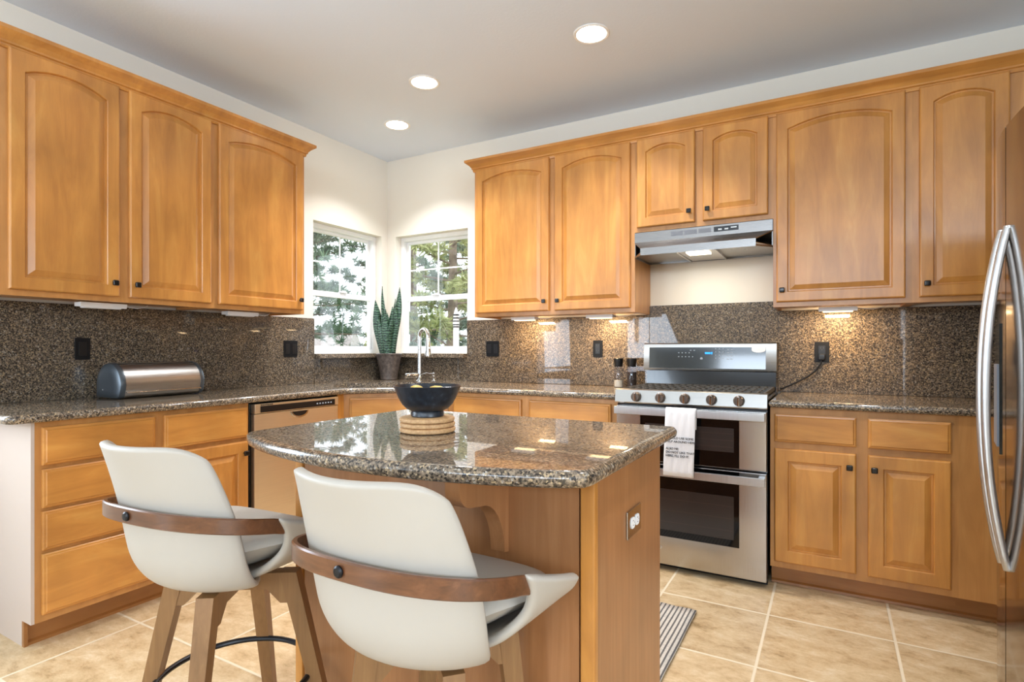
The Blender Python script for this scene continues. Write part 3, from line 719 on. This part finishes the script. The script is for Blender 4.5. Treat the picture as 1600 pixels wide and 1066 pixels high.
# ------------------------------------------------------------------ under-cabinet lights
def ucl(label, wall, u0, u1, lit):
    t = wallthing('under_cabinet_light', label, 'under-cabinet light', wall, u0, UZ-.002, 'under-cabinet lights')
    w = u1-u0; m = MB(); m.rings([[(0, -.235, 0), (0, -.17, 0), (0, -.17, -.018), (0, -.228, -.022)], [(w, -.235, 0), (w, -.17, 0), (w, -.17, -.018), (w, -.228, -.022)]])
    obj('housing', m, 'lightwhite', t, False)
    m = MB(); m.box(.02, w-.02, -.222, -.176, -.026, -.0195, .002); obj('diffuser', m, 'ucl_on' if lit else 'lightwhite', t)
    if lit:
        o = area_light('strip_lamp', (w/2, -.19, -.030), (w/2, -.05, -.40), w*.7, .04, 3.4, WARM, parent=t)
    m = MB(); m.tube([(w-.002, -.20, -.006), (w+.03, -.20, -.012), (w+.07, -.19, -.014), (w+.11, -.17, -.006), (w+.14, -.15, .006)], .0022, 6); obj('cord', m, 'lightwhite', t)
ucl('unlit white under-cabinet light above the bread box', 'L', -2.351, -2.152, False)
ucl('unlit white under-cabinet light below the single cabinet by the left window', 'L', -1.611, -1.41, False)
ucl('lit under-cabinet light nearest the right window', 'R', 1.345, 1.53, True)
ucl('lit under-cabinet light left of the range hood', 'R', 1.904, 2.085, True)
ucl('lit under-cabinet light above the outlet with the black cord', 'R', 3.232, 3.41, True)

# ------------------------------------------------------------------ outlets and switches
def outlet(label, wall, u0, u1, z0, z1, gangs=1, kind='rocker'):
    t = wallthing('outlet' if kind == 'outlet' else 'light_switch', label, 'outlet' if kind == 'outlet' else 'light switch', wall, u0, z0, 'black wall plates')
    w, h = u1-u0, z1-z0; m = MB(); m.box(0, w, -BS-.006, -BS-.0002, 0, h, .002); obj('plate', m, 'outlet_black', t)
    for g in range(gangs):
        cxx = w*(g+.5)/gangs; m = MB(); m.box(cxx-.017, cxx+.017, -BS-.0085, -BS-.006, h/2-.034, h/2+.034, .001)
        r = obj('receptacle' if kind == 'outlet' else 'rocker', m, 'black', t)
        if kind == 'outlet':
            m = MB()
            for zz in (h/2+.018, h/2-.018):
                m.box(cxx-.008, cxx-.0055, -BS-.0089, -BS-.0085, zz, zz+.009); m.box(cxx+.0055, cxx+.008, -BS-.0089, -BS-.0085, zz, zz+.009); m.box(cxx-.002, cxx+.002, -BS-.0089, -BS-.0085, zz-.008, zz-.004)
            obj('slots', m, 'iron', r, False)
    return t
outlet('black wall plate above the left end of the bread box', 'L', -2.289, -2.222, 1.112, 1.222, 1)
outlet('black double switch plate left of the left window', 'L', -1.062, -.950, 1.110, 1.225, 2)
outlet('black double switch plate right of the right window', 'R', 1.009, 1.122, 1.110, 1.226, 2)
outlet('black outlet plate left of the range, under a lit strip', 'R', 1.873, 1.942, 1.111, 1.225, 1, 'outlet')
outlet('black outlet right of the range with the black cord plugged in', 'R', 3.209, 3.282, 1.092, 1.207, 1, 'outlet')
m = MB(); m.box(3.229, 3.262, -.062, -.0292, 1.104, 1.138, .006); m.tube([(3.245, -.052, 1.108), (3.240, -.055, 1.085), (3.215, -.05, 1.045), (3.17, -.045, 1.005), (3.10, -.042, .965), (3.05, -.038, .940), (3.032, -.035, .934)], .0045, 8)
tag(obj('power_cord', m, 'black', None), 'black power cord from the right outlet down behind the range', 'cord')

# ------------------------------------------------------------------ bread box
t = thing('bread_box', 'stainless roll-top bread box with dark end caps on the left counter', 'bread box', (.143, -1.985, CT+.0005), pi/2+radians(4))
def dsec(s=1.0, n=22):        # D-shaped section in (y, z); front towards -y
    P = [(.092, .004), (.097, .012), (.096, .06)]
    P += [(-.010+.106*cos(a)*1.0, .068+.112*sin(a)) for a in [radians(2+k*178/n) for k in range(n+1)]]
    P += [(-.112, .045), (-.104, .018), (-.094, .006), (-.086, .002)]
    return [(-.008+(y+.008)*s, .09+(z-.09)*s) for y, z in P]
m = MB(); m.rings([[(x, y, z) for y, z in dsec(.975)] for x in (-.205, .205)]); obj('roll_cover', m, 'steel', t, True, 25)
for sx in (-1, 1):
    m = MB(); m.rings([[(sx*.198, y, z) for y, z in dsec(1.0)], [(sx*.210, y, z) for y, z in dsec(1.0)], [(sx*.222, y, z) for y, z in dsec(.95)], [(sx*.229, y, z) for y, z in dsec(.80)], [(sx*.232, y, z) for y, z in dsec(.5)]])
    obj('end_cap', m, 'cap_grey', t)
m = MB(); m.box(-.196, .196, -.119, -.108, .030, .036, .002); obj('lid_lip', m, 'chrome', t)
m = MB(); m.box(-.197, .197, -.045, -.036, .171, .1745, .001); obj('lid_seam', m, 'black', t)
m = MB(); m.lathe([(.0, .2325), (.004, .2325), (.003, .2335), (0, .234)], (0, .02, .045), 12, axis='x'); m.v = [(-x, y, z) for x, y, z in m.v]; obj('pivot_screw', m, 'chrome', t)

# ------------------------------------------------------------------ snake plant
t = thing('snake_plant', 'tall snake plant in a bronze pot in the corner between the windows', 'plant', (.172, -.172, CT+.0005))
m = MB(); pr = [(.058, 0), (.062, .004), (.066, .05), (.078, .12), (.088, .18), (.093, .203), (.095, .208), (.093, .213), (.086, .213), (.083, .205), (.082, .190)]
m.lathe([(a*1.1, b) for a, b in pr], (0, 0, 0), 36, True, False); obj('pot', m, 'pot', t)
m = MB(); m.lathe([(.0, .186), (.0900, .186)], (0, 0, 0), 24, False, False); obj('soil', m, 'soil', t)
random.seed(3)
for (dx, dy, ln, lx, ly, wd_, tw_) in ((-.045, -.015, .46, -.075, -.02, .038, .1), (-.012, -.03, .56, .005, -.03, .026, .6), (.018, -.02, .40, .03, .0, .026, -.4), (.035, .0, .555, .052, .025, .034, -.3),
                                     (-.028, .02, .36, -.03, .03, .028, .3), (.005, .025, .47, .01, .04, .026, .9), (.028, -.032, .33, .048, -.015, .028, .2), (-.01, -.045, .30, -.02, -.03, .026, 0), (.046, -.012, .42, .040, -.015, .028, -.5), (-.040, .005, .40, -.045, .01, .027, .5), (.010, -.048, .38, .012, -.02, .028, -.2)):
    m = MB(); rows = []; N = 14
    for j in range(N+1):
        s = j/N; z = .180+ln*1.02*s; w = wd_*(.62+.45*min(s*2.0, 1))*(1 if s < .55 else max(.02, 1-((s-.55)/.45)**1.8)); a = pi/4+tw_+.5*s*tw_
        cx0 = dx+lx*s+.006*sin(s*6+dx*90); cy0 = dy+ly*s; row = []
        for u in (-1, -.5, 0, .5, 1):
            off = .010*(u*u)*(1-s*.5)
            row.append((cx0+cos(a)*w*u-sin(a)*off, cy0+sin(a)*w*u+cos(a)*off, z))
        rows.append(row)
    m.rings(rows, False, False, False); o = obj('leaf', m, 'leaf', t, True, 80); md = o.modifiers.new('thickness', 'SOLIDIFY'); md.thickness = .003
# slim ornament in the window
t = thing('window_ornament', 'slim white ornament with black bands standing in the right window', 'ornament', (.695, .026, 1.131))
m = MB(); m.lathe([(.030, 0), (.030, .01), (.024, .016), (.024, .20), (.026, .24), (.022, .30), (.014, .335), (.003, .365)], (0, 0, 0), 16); obj('post', m, 'white', t)
m = MB()
for z in (.205, .222, .25, .275, .30): m.lathe([(.0225, z), (.0272, z+.003), (.0272, z+.009), (.0225, z+.012)], (0, 0, 0), 14)
obj('band', m, 'black', t)

# ------------------------------------------------------------------ pepper and salt grinders
def grinder(label, x, y, fill, lvl):
    t = thing('grinder', label, 'grinder', (x, y, CT+.0005), 0, 'glass grinders')
    m = MB(); m.lathe([(.029, 0), (.030, .004), (.030, .118), (.025, .130), (.025, .134)], (0, 0, 0), 24); obj('glass_body', m, 'jar', t)
    m = MB(); m.lathe([(.0275, .003), (.0275, lvl)], (0, 0, 0), 24); obj('filling', m, fill, t)
    m = MB(); m.lathe([(.026, .134), (.027, .137), (.027, .150), (.031, .170), (.032, .186), (.029, .189), (0, .189)], (0, 0, 0), 24); obj('cap', m, 'black', t)
grinder('glass grinder of pale salt left of the range', 2.085, -.115, 'salt', .045)
grinder('glass grinder of dark pepper, touching the range side', 2.175, -.118, 'pepper', .10)

# ------------------------------------------------------------------ island
t = thing('kitchen_island', 'maple kitchen island base with a curved bracket, in the middle of the floor', 'island', (2.31, -2.13, 0))
ox, oy = 2.31, -2.13
X0, X1, Y0, Y1 = 1.80-ox, 2.815-ox, -2.415-oy, -1.85-oy
m = MB(); m.box(X0+.014, X1-.014, Y0+.014, Y1-.0, .0, .878); obj('carcass', m, 'panel_wood', t, False)
m = MB(); m.box(X1-.0135, X1, Y0+.02, Y1+.003, 0.0, .8785, .001); obj('side_panel', m, 'panel_wood', t)
m = MB(); m.box(X0+.034, X1-.040, Y0+.0, Y0+.0135, 0.0, .8785, .001); obj('front_panel', m, 'panel_wood', t)
for xa, xb in ((X0-.004, X0+.030), (X1-.036, X1+.002)):
    m = MB(); m.box(xa, xb, Y0-.006, Y0+.0195, 0.0, .8785, .006); obj('corner_post', m, 'maple', t)
m = MB(); m.box(X1, X1+.012, Y0+.03, Y1-.02, 0, .075, .003); obj('base_shoe', m, 'panel_wood', t)
# bracket
P = [(0, .878), (-.215, .878), (-.215, .850)]+[(-.215+.055*(1-cos(a)), .850-.045*sin(a)-.0*a) for a in [pi/2*k/6 for k in range(1, 7)]]+[(-.13, .800)]
P += [(-.13+.115*sin(a)*.95, .800-.14*(1-cos(a))) for a in [pi/2*k/8 for k in range(1, 9)]]+[(0, .655)]
m = MB(); m.prism([(Y0-.0005+y, z) for y, z in P], 2.544-ox, 2.584-ox, 'x'); obj('bracket', m, 'panel_wood', t, True, 25)
# countertop: straight sides and a bowed front
fr = []
xa, xb, sag = 1.775, 2.862, .122; half = (xb-xa)/2; R = (half*half+sag*sag)/(2*sag); yc0 = -2.585
for k in range(25):
    x = xa+(xb-xa)*k/24; fr.append((x, yc0-(sqrt(R*R-(x-(xa+xb)/2)**2)-(R-sag))))
poly = [(1.750, -2.535), (1.757, -2.566)]+fr[1:-1]+[(2.860, -2.578), (2.868, -2.545), (2.862, -1.803), (1.750, -1.803)]
poly = fillet(poly, [0]*(len(poly)-2)+[.02, .02])
m = slab(MB(), poly, .8795, CT, .0175, seg=6)
tag(obj('island_countertop', m, 'granite', None), 'polished granite island top with a bowed front edge', 'countertop')
# island outlet
t = thing('outlet', 'steel outlet plate with white sockets on the island side', 'outlet', (2.8155, -2.130, .692))
m = MB(); m.box(0, .005, -.060, .060, -.037, .037, .002); obj('plate', m, 'steel_v', t)
for y in (-.0195, .0195):
    m = MB(); L = [(y+.0165*cos(a), max(-.0145, min(.0145, .0175*sin(a)))) for a in [2*pi*k/28 for k in range(28)]]
    m.prism(L, .005, .0075, 'x'); s = obj('socket', m, 'white', t)
    m = MB(); m.box(.0075, .0078, y-.004, y+.004, .0055, .0070); m.box(.0075, .0078, y-.004, y+.004, -.0070, -.0055); m.box(.0075, .0078, y+.008, y+.011, -.0015, .0015); obj('slots', m, 'iron', s, False)

# bowl, lemons, trivets on the island
BX, BY = 2.231, -2.294
for k, (dx, dy, r) in enumerate(((.001, .0, .0835), (-.001, .002, .083), (.0, -.001, .0825))):
    m = MB(); z = k*.0152; m.lathe([(r-.006, 0), (r-.001, .003), (r, .0075), (r-.001, .012), (r-.006, .015), (0, .015)], (0, 0, 0), 48)
    lab = ('tan round wooden disc at the bottom of the stack under the bowl', 'tan round wooden disc in the middle of the stack under the bowl', 'tan round wooden disc touching the foot of the dark bowl')[k]
    tag(obj('trivet', m, 'cork', None, loc=(BX+dx, BY+dy, CT+.0006+z)), lab, 'trivet', 'stacked wooden trivets')
t = thing('bowl', 'blue-black stoneware footed bowl of lemons on the island', 'bowl', (BX, BY, CT+.0006+.0456))
m = MB(); m.lathe([(.046, 0), (.049, .002), (.049, .014), (.047, .017), (.062, .024), (.076, .038), (.087, .058), (.096, .080), (.1015, .092), (.0995, .0935), (.093, .082), (.083, .060), (.070, .040), (.055, .028), (.02, .022), (0, .021)], (0, 0, 0), 48)
obj('shell', m, 'bowl', t)
for k, (dx, dy, dz, rz, lab) in enumerate(((-.028, -.018, .064, .4, 'yellow lemon at the left in the dark bowl'), (.036, .002, .062, 1.3, 'yellow lemon at the right in the dark bowl'), (-.002, .042, .060, 2.2, 'yellow lemon at the back of the dark bowl'))):
    m = MB(); m.lathe([(.0, -.043), (.006, -.041), (.010, -.036), (.022, -.026), (.029, -.010), (.030, .004), (.025, .022), (.013, .034), (.006, .039), (0, .041)], (0, 0, 0), 24)
    o = obj('lemon', m, 'lemon', None, loc=(BX+dx, BY+dy, CT+.0462+dz)); o.rotation_euler = (pi/2-.2, .2, rz); tag(o, lab, 'lemon', 'lemons in the bowl')

# ------------------------------------------------------------------ stools
def catmull(P, t):
    n = len(P)-1; x = max(0, min(n-1e-9, t*n)); i = int(x); f = x-i
    p = [Vector(P[max(0, min(n, i+k-1))]) for k in range(4)]
    return .5*((2*p[1])+(p[2]-p[0])*f+(2*p[0]-5*p[1]+4*p[2]-p[3])*f*f+(3*p[1]-p[0]-3*p[2]+p[3])*f**3)
def soft(o, th, lv=2, offs=0):
    a = o.modifiers.new('thickness', 'SOLIDIFY'); a.thickness = th; a.offset = offs
    b = o.modifiers.new('smooth', 'SUBSURF'); b.levels = lv; b.render_levels = lv
def stool(label, loc, rz, base_rot, splay=.225):
    t = thing('counter_stool', label, 'stool', loc, rz, 'white swivel counter stools')
    # back shell: (z, centre y, edge x, edge y), from the underside up to the rim
    K = [(.530, .03, .10, .060), (.532, -.060, .150, .020), (.550, -.138, .192, -.025), (.605, -.178, .215, -.068), (.680, -.193, .220, -.090), (.760, -.206, .217, -.112), (.850, -.232, .206, -.138), (.905, -.252, .196, -.153), (.938, -.264, .190, -.164)]
    m = MB(); rows = []; NZ, NU = 22, 14; A = radians(70)
    for j in range(NZ+1):
        z, yc, xe, ye = catmull([Vector(k) for k in K], j/NZ); row = []
        for i in range(NU+1):
            a = -A+2*A*i/NU; s = sin(a)/sin(A); c = (1-cos(a))/(1-cos(A))
            zz = z
            if j > NZ*.6: q = (j/NZ-.6)/.4; zz -= q*(.042*abs(s)**8+.008*(1-s*s))
            row.append((xe*s, yc+(ye-yc)*c, zz))
        rows.append(row)
    m.rings(rows, False, False, False); o = obj('back_shell', m, 'leather', t, True, 80); soft(o, .020, 1, 0)
    # seat wrap with rising wings
    Bk = [(0, -.03, .540), (.110, -.03, .546), (.190, -.022, .575), (.244, .004, .628), (.266, -.004, .685), (.271, -.030, .731)]
    Fr = [(0, .195, .555), (.110, .195, .560), (.190, .192, .582), (.240, .188, .612), (.272, .186, .636), (.288, .186, .662)]
    m = MB(); rows = []; N = 16; NV = 8
    for j in range(NV+1):
        v = j/NV; row = []
        for i in range(-N, N+1):
            s = abs(i)/N; b = catmull([Vector(p) for p in Bk], s); f = catmull([Vector(p) for p in Fr], s); p = b.lerp(f, v)
            p.x += .010*sin(pi*v)*s; row.append((p.x if i >= 0 else -p.x, p.y, p.z))
        rows.append(row)
    m.rings(rows, False, False, False); o = obj('seat_wings', m, 'leather', t, True, 80); soft(o, .022, 1, 0)
    # cushion
    m = MB(); loops = []
    for s, z in ((.58, .575), (.74, .592), (.90, .618), (1.0, .640), (.975, .650), (.88, .658), (.6, .661), (.3, .662)):
        L = []
        for k in range(40):
            a = 2*pi*k/40; e = .42
            cy_ = .022+.186*s*math.copysign(abs(sin(a))**e, sin(a)); wy = .60+.40*min(1, max(0, (cy_+.164)/.26))
            L.append((.248*wy*s*math.copysign(abs(cos(a))**e, cos(a)), cy_, z))
        loops.append(L)
    m.rings(loops); obj('cushion', m, 'leather', t, True, 60)
    # bent wooden arm band, higher at the back
    def bp(a):
        c_ = max(cos(a), 0); s_ = sin(a)
        return (math.copysign(.263*abs(s_)**.78, s_), -.236*c_**.80, .703+.054*c_**.8)
    pts = [(-.264, -.006, .702)]+[bp(radians(-85+170*k/40)) for k in range(41)]+[(.264, -.006, .702)]
    m = MB(); loops = []
    for i, p in enumerate(pts):
        p = Vector(p); d = Vector(pts[min(i+1, len(pts)-1)])-Vector(pts[max(i-1, 0)]); d.z = 0; d.normalize(); nrm = Vector((d.y, -d.x, 0))
        loops.append([p+nrm*o_+Vector((0, 0, z_)) for o_, z_ in ((-.004, -.019), (.004, -.020), (.007, -.017), (.007, .017), (.004, .020), (-.004, .019))])
    m.rings(loops); obj('arm_band', m, 'band_wood', t, True, 40)
    m = MB(); m.lathe([(.0, .0), (.0115, 0), (.0115, .003), (.008, .006), (0, .0065)], (0, -.2445, .757), 20, axis='y'); obj('bolt', m, 'black_metal', t)
    # swivel base
    m = MB(); m.lathe([(.075, .519), (.075, .532), (.05, .536)], (0, .055, 0), 28); obj('swivel_plate', m, 'black_metal', t)
    br = base_rot-rz
    rt, sl, zt = .178, splay, .518
    for k in range(4):
        a = br+k*pi/2; d = Vector((cos(a), sin(a), 0)); n = Vector((-d.y, d.x, 0)); c0 = Vector((0, .055, 0))
        def pt(r, s, z): return tuple(c0+d*r+n*s+Vector((0, 0, z)))
        hw, hb = .0225, .017; rb = rt+sl*zt
        m = MB(); m.hexa([pt(rb-.030, -hb, .0005), pt(rb+.004, -hb, .0005), pt(rb+.004, hb, .0005), pt(rb-.030, hb, .0005)], [pt(rt-.044, -hw, zt), pt(rt+.004, -hw, zt), pt(rt+.004, hw, zt), pt(rt-.044, hw, zt)])
        obj('leg', m, 'leg_wood', t, False)
    for k in range(2):
        a = br+k*pi/2; d = Vector((cos(a), sin(a), 0)); n = Vector((-d.y, d.x, 0)); c0 = Vector((0, .055, 0))
        def pt(r, s, z): return tuple(c0+d*r+n*s+Vector((0, 0, z)))
        m = MB(); pol = [(-.140, .517), (.140, .517), (.158, .430), (.136, .430), (.098, .470), (-.098, .470), (-.136, .430), (-.158, .430)]
        m.rings([[pt(r, -.020, z) for r, z in pol], [pt(r, .020, z) for r, z in pol]]); obj('cross_rail', m, 'leg_wood', t, False)
    m = MB(); zr = .212; rr = rt+sl*(zt-zr)-.034
    m.tube([(rr*cos(2*pi*k/64), .055+rr*sin(2*pi*k/64), zr) for k in range(64)], .0085, 10, closed=True); obj('foot_ring', m, 'black_metal', t)
    return t
stool('white swivel stool with a bent wood arm, before the drawer cabinet', (1.781, -2.672, 0), .057, radians(29.8)+.057)
stool('white swivel stool in front, closest to the island bracket', (2.508, -2.660, 0), -.01, radians(47)-.01, .11)

# ------------------------------------------------------------------ refrigerator (contoured doors, faces -x)
t = thing('refrigerator', 'tall stainless refrigerator cut off at the right picture edge', 'refrigerator', (3.72, -1.60, 0))
YS, K2 = -1.590, .50
def fx_(y): return 3.717+K2*(y-YS)**2 if y > YS else 3.717+.20*(y-YS)**2
def frdoor(y0, y1, z0, z1):
    m = MB(); n = 14; P = [(4.02 if False else 3.80, y0), (3.80, y1)]
    front = [(fx_(y0+(y1-y0)*k/n), y0+(y1-y0)*k/n) for k in range(n, -1, -1)]
    L = P+front; L = [(x-3.72, y+1.60) for x, y in L]
    m.prism(L, z0, z1); return m
m = MB(); m.box(3.805-3.72, 4.55-3.72, -2.12+1.60, -1.20+1.60, .03, 1.76, .006); obj('cabinet', m, 'black', t)
m = MB(); m.box(3.82-3.72, 4.5-3.72, -2.10+1.60, -1.22+1.60, .001, .03); obj('toe_grille', m, 'black', t, False)
fd = obj('door', frdoor(YS+.004, -1.205, .05, 1.79), 'fridge_steel', t, True, 40)
nd = obj('door', frdoor(-2.115, YS-.002, .05, 1.79), 'fridge_steel', t, True, 40)
m = MB(); y = -1.44; x = fx_(y)-3.72; m.hexa([(x-.004, y+1.60-.09, .86), (x-.004+.0, y+1.60+.07, .86), (x+.03, y+1.60+.07, .86), (x+.03, y+1.60-.09, .86)], [(x-.004, y+1.60-.09, 1.24), (x-.004, y+1.60+.07, 1.24), (x+.03, y+1.60+.07, 1.24), (x+.03, y+1.60-.09, 1.24)])
m.v = [(px+(fx_(py-1.60)-fx_(y) if px < x+.01 else 0), py, pz) for px, py, pz in m.v]
dp = obj('dispenser', m, 'panel_glass', fd)
m = MB(); m.hexa([(x-.007, y+1.60-.07, .88), (x-.007, y+1.60+.05, .88), (x+.02, y+1.60+.05, .88), (x+.02, y+1.60-.07, .88)], [(x-.007, y+1.60-.07, 1.12), (x-.007, y+1.60+.05, 1.12), (x+.02, y+1.60+.05, 1.12), (x+.02, y+1.60-.07, 1.12)])
m.v = [(px+(fx_(py-1.60)-fx_(y) if px < x+.01 else 0), py, pz) for px, py, pz in m.v]
obj('dispenser_recess', m, 'grey_plastic', dp)
def bow(yy):
    zs = [.560+(1.500-.560)*k/28 for k in range(29)]; pts = []
    for z in zs:
        s = (z-.560)/.94*2-1; pts.append((fx_(yy)-3.72-.004-.046*(1-abs(s)**2.2), yy+1.60, z))
    return pts
for yy, par in ((YS-.032, nd), (YS+.034, fd)):
    m = MB(); P = bow(yy); m.tube([(P[0][0]+.02, P[0][1], P[0][2])]+P+[(P[-1][0]+.02, P[-1][1], P[-1][2])], .0105, 14); obj('handle', m, 'handle_steel', par)

# ------------------------------------------------------------------ rug
m = MB(); N = 26
rows = []
for i in range(N+1):
    x = 2.02+(2.775-2.02)*i/N
    rows.append([(x, -1.70+(.615)*k/10, .007+.0015*sin(i*1.7+k)) for k in range(11)])
m.rings(rows, False, False, False); o = obj('rug', m, 'rug', None, True, 60); md = o.modifiers.new('thickness', 'SOLIDIFY'); md.thickness = .006; md.offset = -1
tag(o, 'grey and cream striped cotton rug between island and range', 'rug')

# ------------------------------------------------------------------ ceiling lights
for (x, y, lab) in ((2.237, -.975, 'lit recessed ceiling light closest to the camera, above the range area'), (1.177, -.982, 'lit recessed ceiling light in the middle of the row of three'), (.608, -.573, 'lit recessed ceiling light above the corner sink')):
    t = thing('recessed_light', lab, 'ceiling light', (x, y, ZC), 0, 'recessed ceiling lights')
    m = MB(); m.lathe([(.092, -.0005), (.092, -.003), (.086, -.006), (.076, -.004), (.076, -.0005)], (0, 0, 0), 40, False, False); obj('trim_ring', m, 'trimwhite', t)
    m = MB(); m.lathe([(.0, -.002), (.0755, -.002), (.0755, -.0006)], (0, 0, 0), 36); obj('lens', m, 'lamp_on', t)
    area_light('can_lamp', (0, 0, -.008), (0, 0, -1), .14, .14, 11, CAN, 110, t, 'DISK')
for x, y in ((5.4, -4.4), (2.2, -6.6), (5.2, -6.8), (3.55, -1.9)):
    area_light('room_fill', (x, y, ZC-.01), (x, y, 0), .14, .14, 18 if y < -3 else 7, CAN, 110, None, 'DISK')  # unseen ceiling fill, added with no fixtures

# ------------------------------------------------------------------ outdoors
m = MB(); m.box(-45, -WT-.01, -12, 45, -.42, -.30); m.box(-WT-.01, 14, WT+.01, 45, -.42, -.30); struct('ground', m, 'lawn')
def pine(label, x, y, h, spread, mat, seed, z_low=.2, dense=1.0):
    rnd = random.Random(seed)
    t = thing('pine_tree', label, 'tree', (x, y, -.30), rnd.uniform(0, 6), 'pine trees outside the windows')
    m = MB(); m.tube([(0, 0, 0), (.03, .02, h*.4), (0, .03, h*.75), (.02, 0, h)], [.11, .085, .05, .01], 10)
    fol = MB(); nb = int(40*dense)
    for b in range(nb):
        zb = z_low+(h-z_low)*(b/nb)**.9; L = spread*(1-.75*(zb-z_low)/(h-z_low))*rnd.uniform(.65, 1.1); a = b*2.4+rnd.uniform(-.4, .4); up = rnd.uniform(-.05, .35)
        d = Vector((cos(a), sin(a), 0)); tip = Vector((0, 0, zb))+d*L+Vector((0, 0, L*up))
        m.tube([(0, 0, zb), tuple(Vector((0, 0, zb)).lerp(tip, .5)+Vector((0, 0, -.03*L))), tuple(tip)], [.022, .011, .004], 5)
        nt = int(7+L*9)
        for k in range(nt):
            s = rnd.uniform(.35, 1.05); c = Vector((0, 0, zb)).lerp(tip, s)+Vector((rnd.gauss(0, .10), rnd.gauss(0, .10), rnd.gauss(.03, .07)))*L*.55
            r = rnd.uniform(.10, .20)
            for q in range(34):
                v = Vector((rnd.gauss(0, 1), rnd.gauss(0, 1), rnd.gauss(.5, .8))).normalized(); w = v.cross(Vector((rnd.gauss(0, 1), rnd.gauss(0, 1), rnd.gauss(0, 1)))).normalized()*.014
                st = c+v*r*.1
                fol.add([st-w, st+w, c+v*r*rnd.uniform(.7, 1.2)], [(0, 1, 2)])
    obj('trunk', m, 'bark', t); obj('foliage', fol, mat, t, False)
pine('dark blue-green pine filling the left window', -4.75, 2.70, 5.6, 2.3, 'needle_a', 11, 1.5, 1.2)
pine('grey-green pine further off behind the left window', -6.4, 4.3, 5.2, 2.0, 'needle_c', 5, .6, 1.0)
pine('olive pine with a visible trunk seen through the right window', -2.25, 4.05, 5.4, 1.7, 'needle_b', 23, 1.0, 1.15)
pine('grey-green pine at the right edge of the right window', -2.6, 5.9, 5.2, 2.0, 'needle_c', 31, .4, 1.1)
pine('tall pine glimpsed between the two windows', -5.3, 6.8, 6.0, 2.2, 'needle_a', 41, .4, 1.0)
def shrub(label, x, y, r, mat, seed):
    rnd = random.Random(seed); fol = MB()
    for k in range(1500):
        v = Vector((rnd.gauss(0, 1), rnd.gauss(0, 1), rnd.gauss(0, 1))).normalized()*r*rnd.uniform(.75, 1.05); v.z = abs(v.z)*1.05
        a = Vector((rnd.gauss(0, 1), rnd.gauss(0, 1), rnd.gauss(0, 1))).normalized()*.045; b = v.cross(a).normalized()*.03
        fol.add([v-a, v+b, v+a, v-b], [(0, 1, 2, 3)])
    m = MB(); m.tube([(0, 0, 0), (0, 0, r*.7)], [.05, .02], 8)
    t = thing('shrub', label, 'shrub', (x, y, -.30)); obj('stem', m, 'bark', t); obj('foliage', fol, mat, t, False)
shrub('rounded olive shrub low in the left window', -5.4, 3.1, 1.5, 'needle_b', 2)
shrub('grey-green shrub low at the right of the left window', -4.2, 4.4, 1.45, 'needle_c', 3)
shrub('pale green shrub low in the right window', -2.5, 5.0, 1.6, 'needle_b', 4)
shrub('grey-green shrub behind the faucet, low in the right window', -3.9, 5.6, 1.75, 'needle_c', 9)
t = thing('neighbour_house', 'pale neighbouring house with a grey roof beyond the left window', 'house', (-21.0, 16.5, -.30), radians(35))
m = MB(); m.box(-2.6, 2.6, -2.2, 2.2, 0, 1.25); obj('wall', m, 'house', t, False)
m = MB(); m.rings([[(-2.9, -2.6, 1.25), (-2.9, 2.6, 1.25), (-2.9, 0, 2.5)], [(2.9, -2.6, 1.25), (2.9, 2.6, 1.25), (2.9, 0, 2.5)]]); obj('roof', m, 'shingle', t, False)
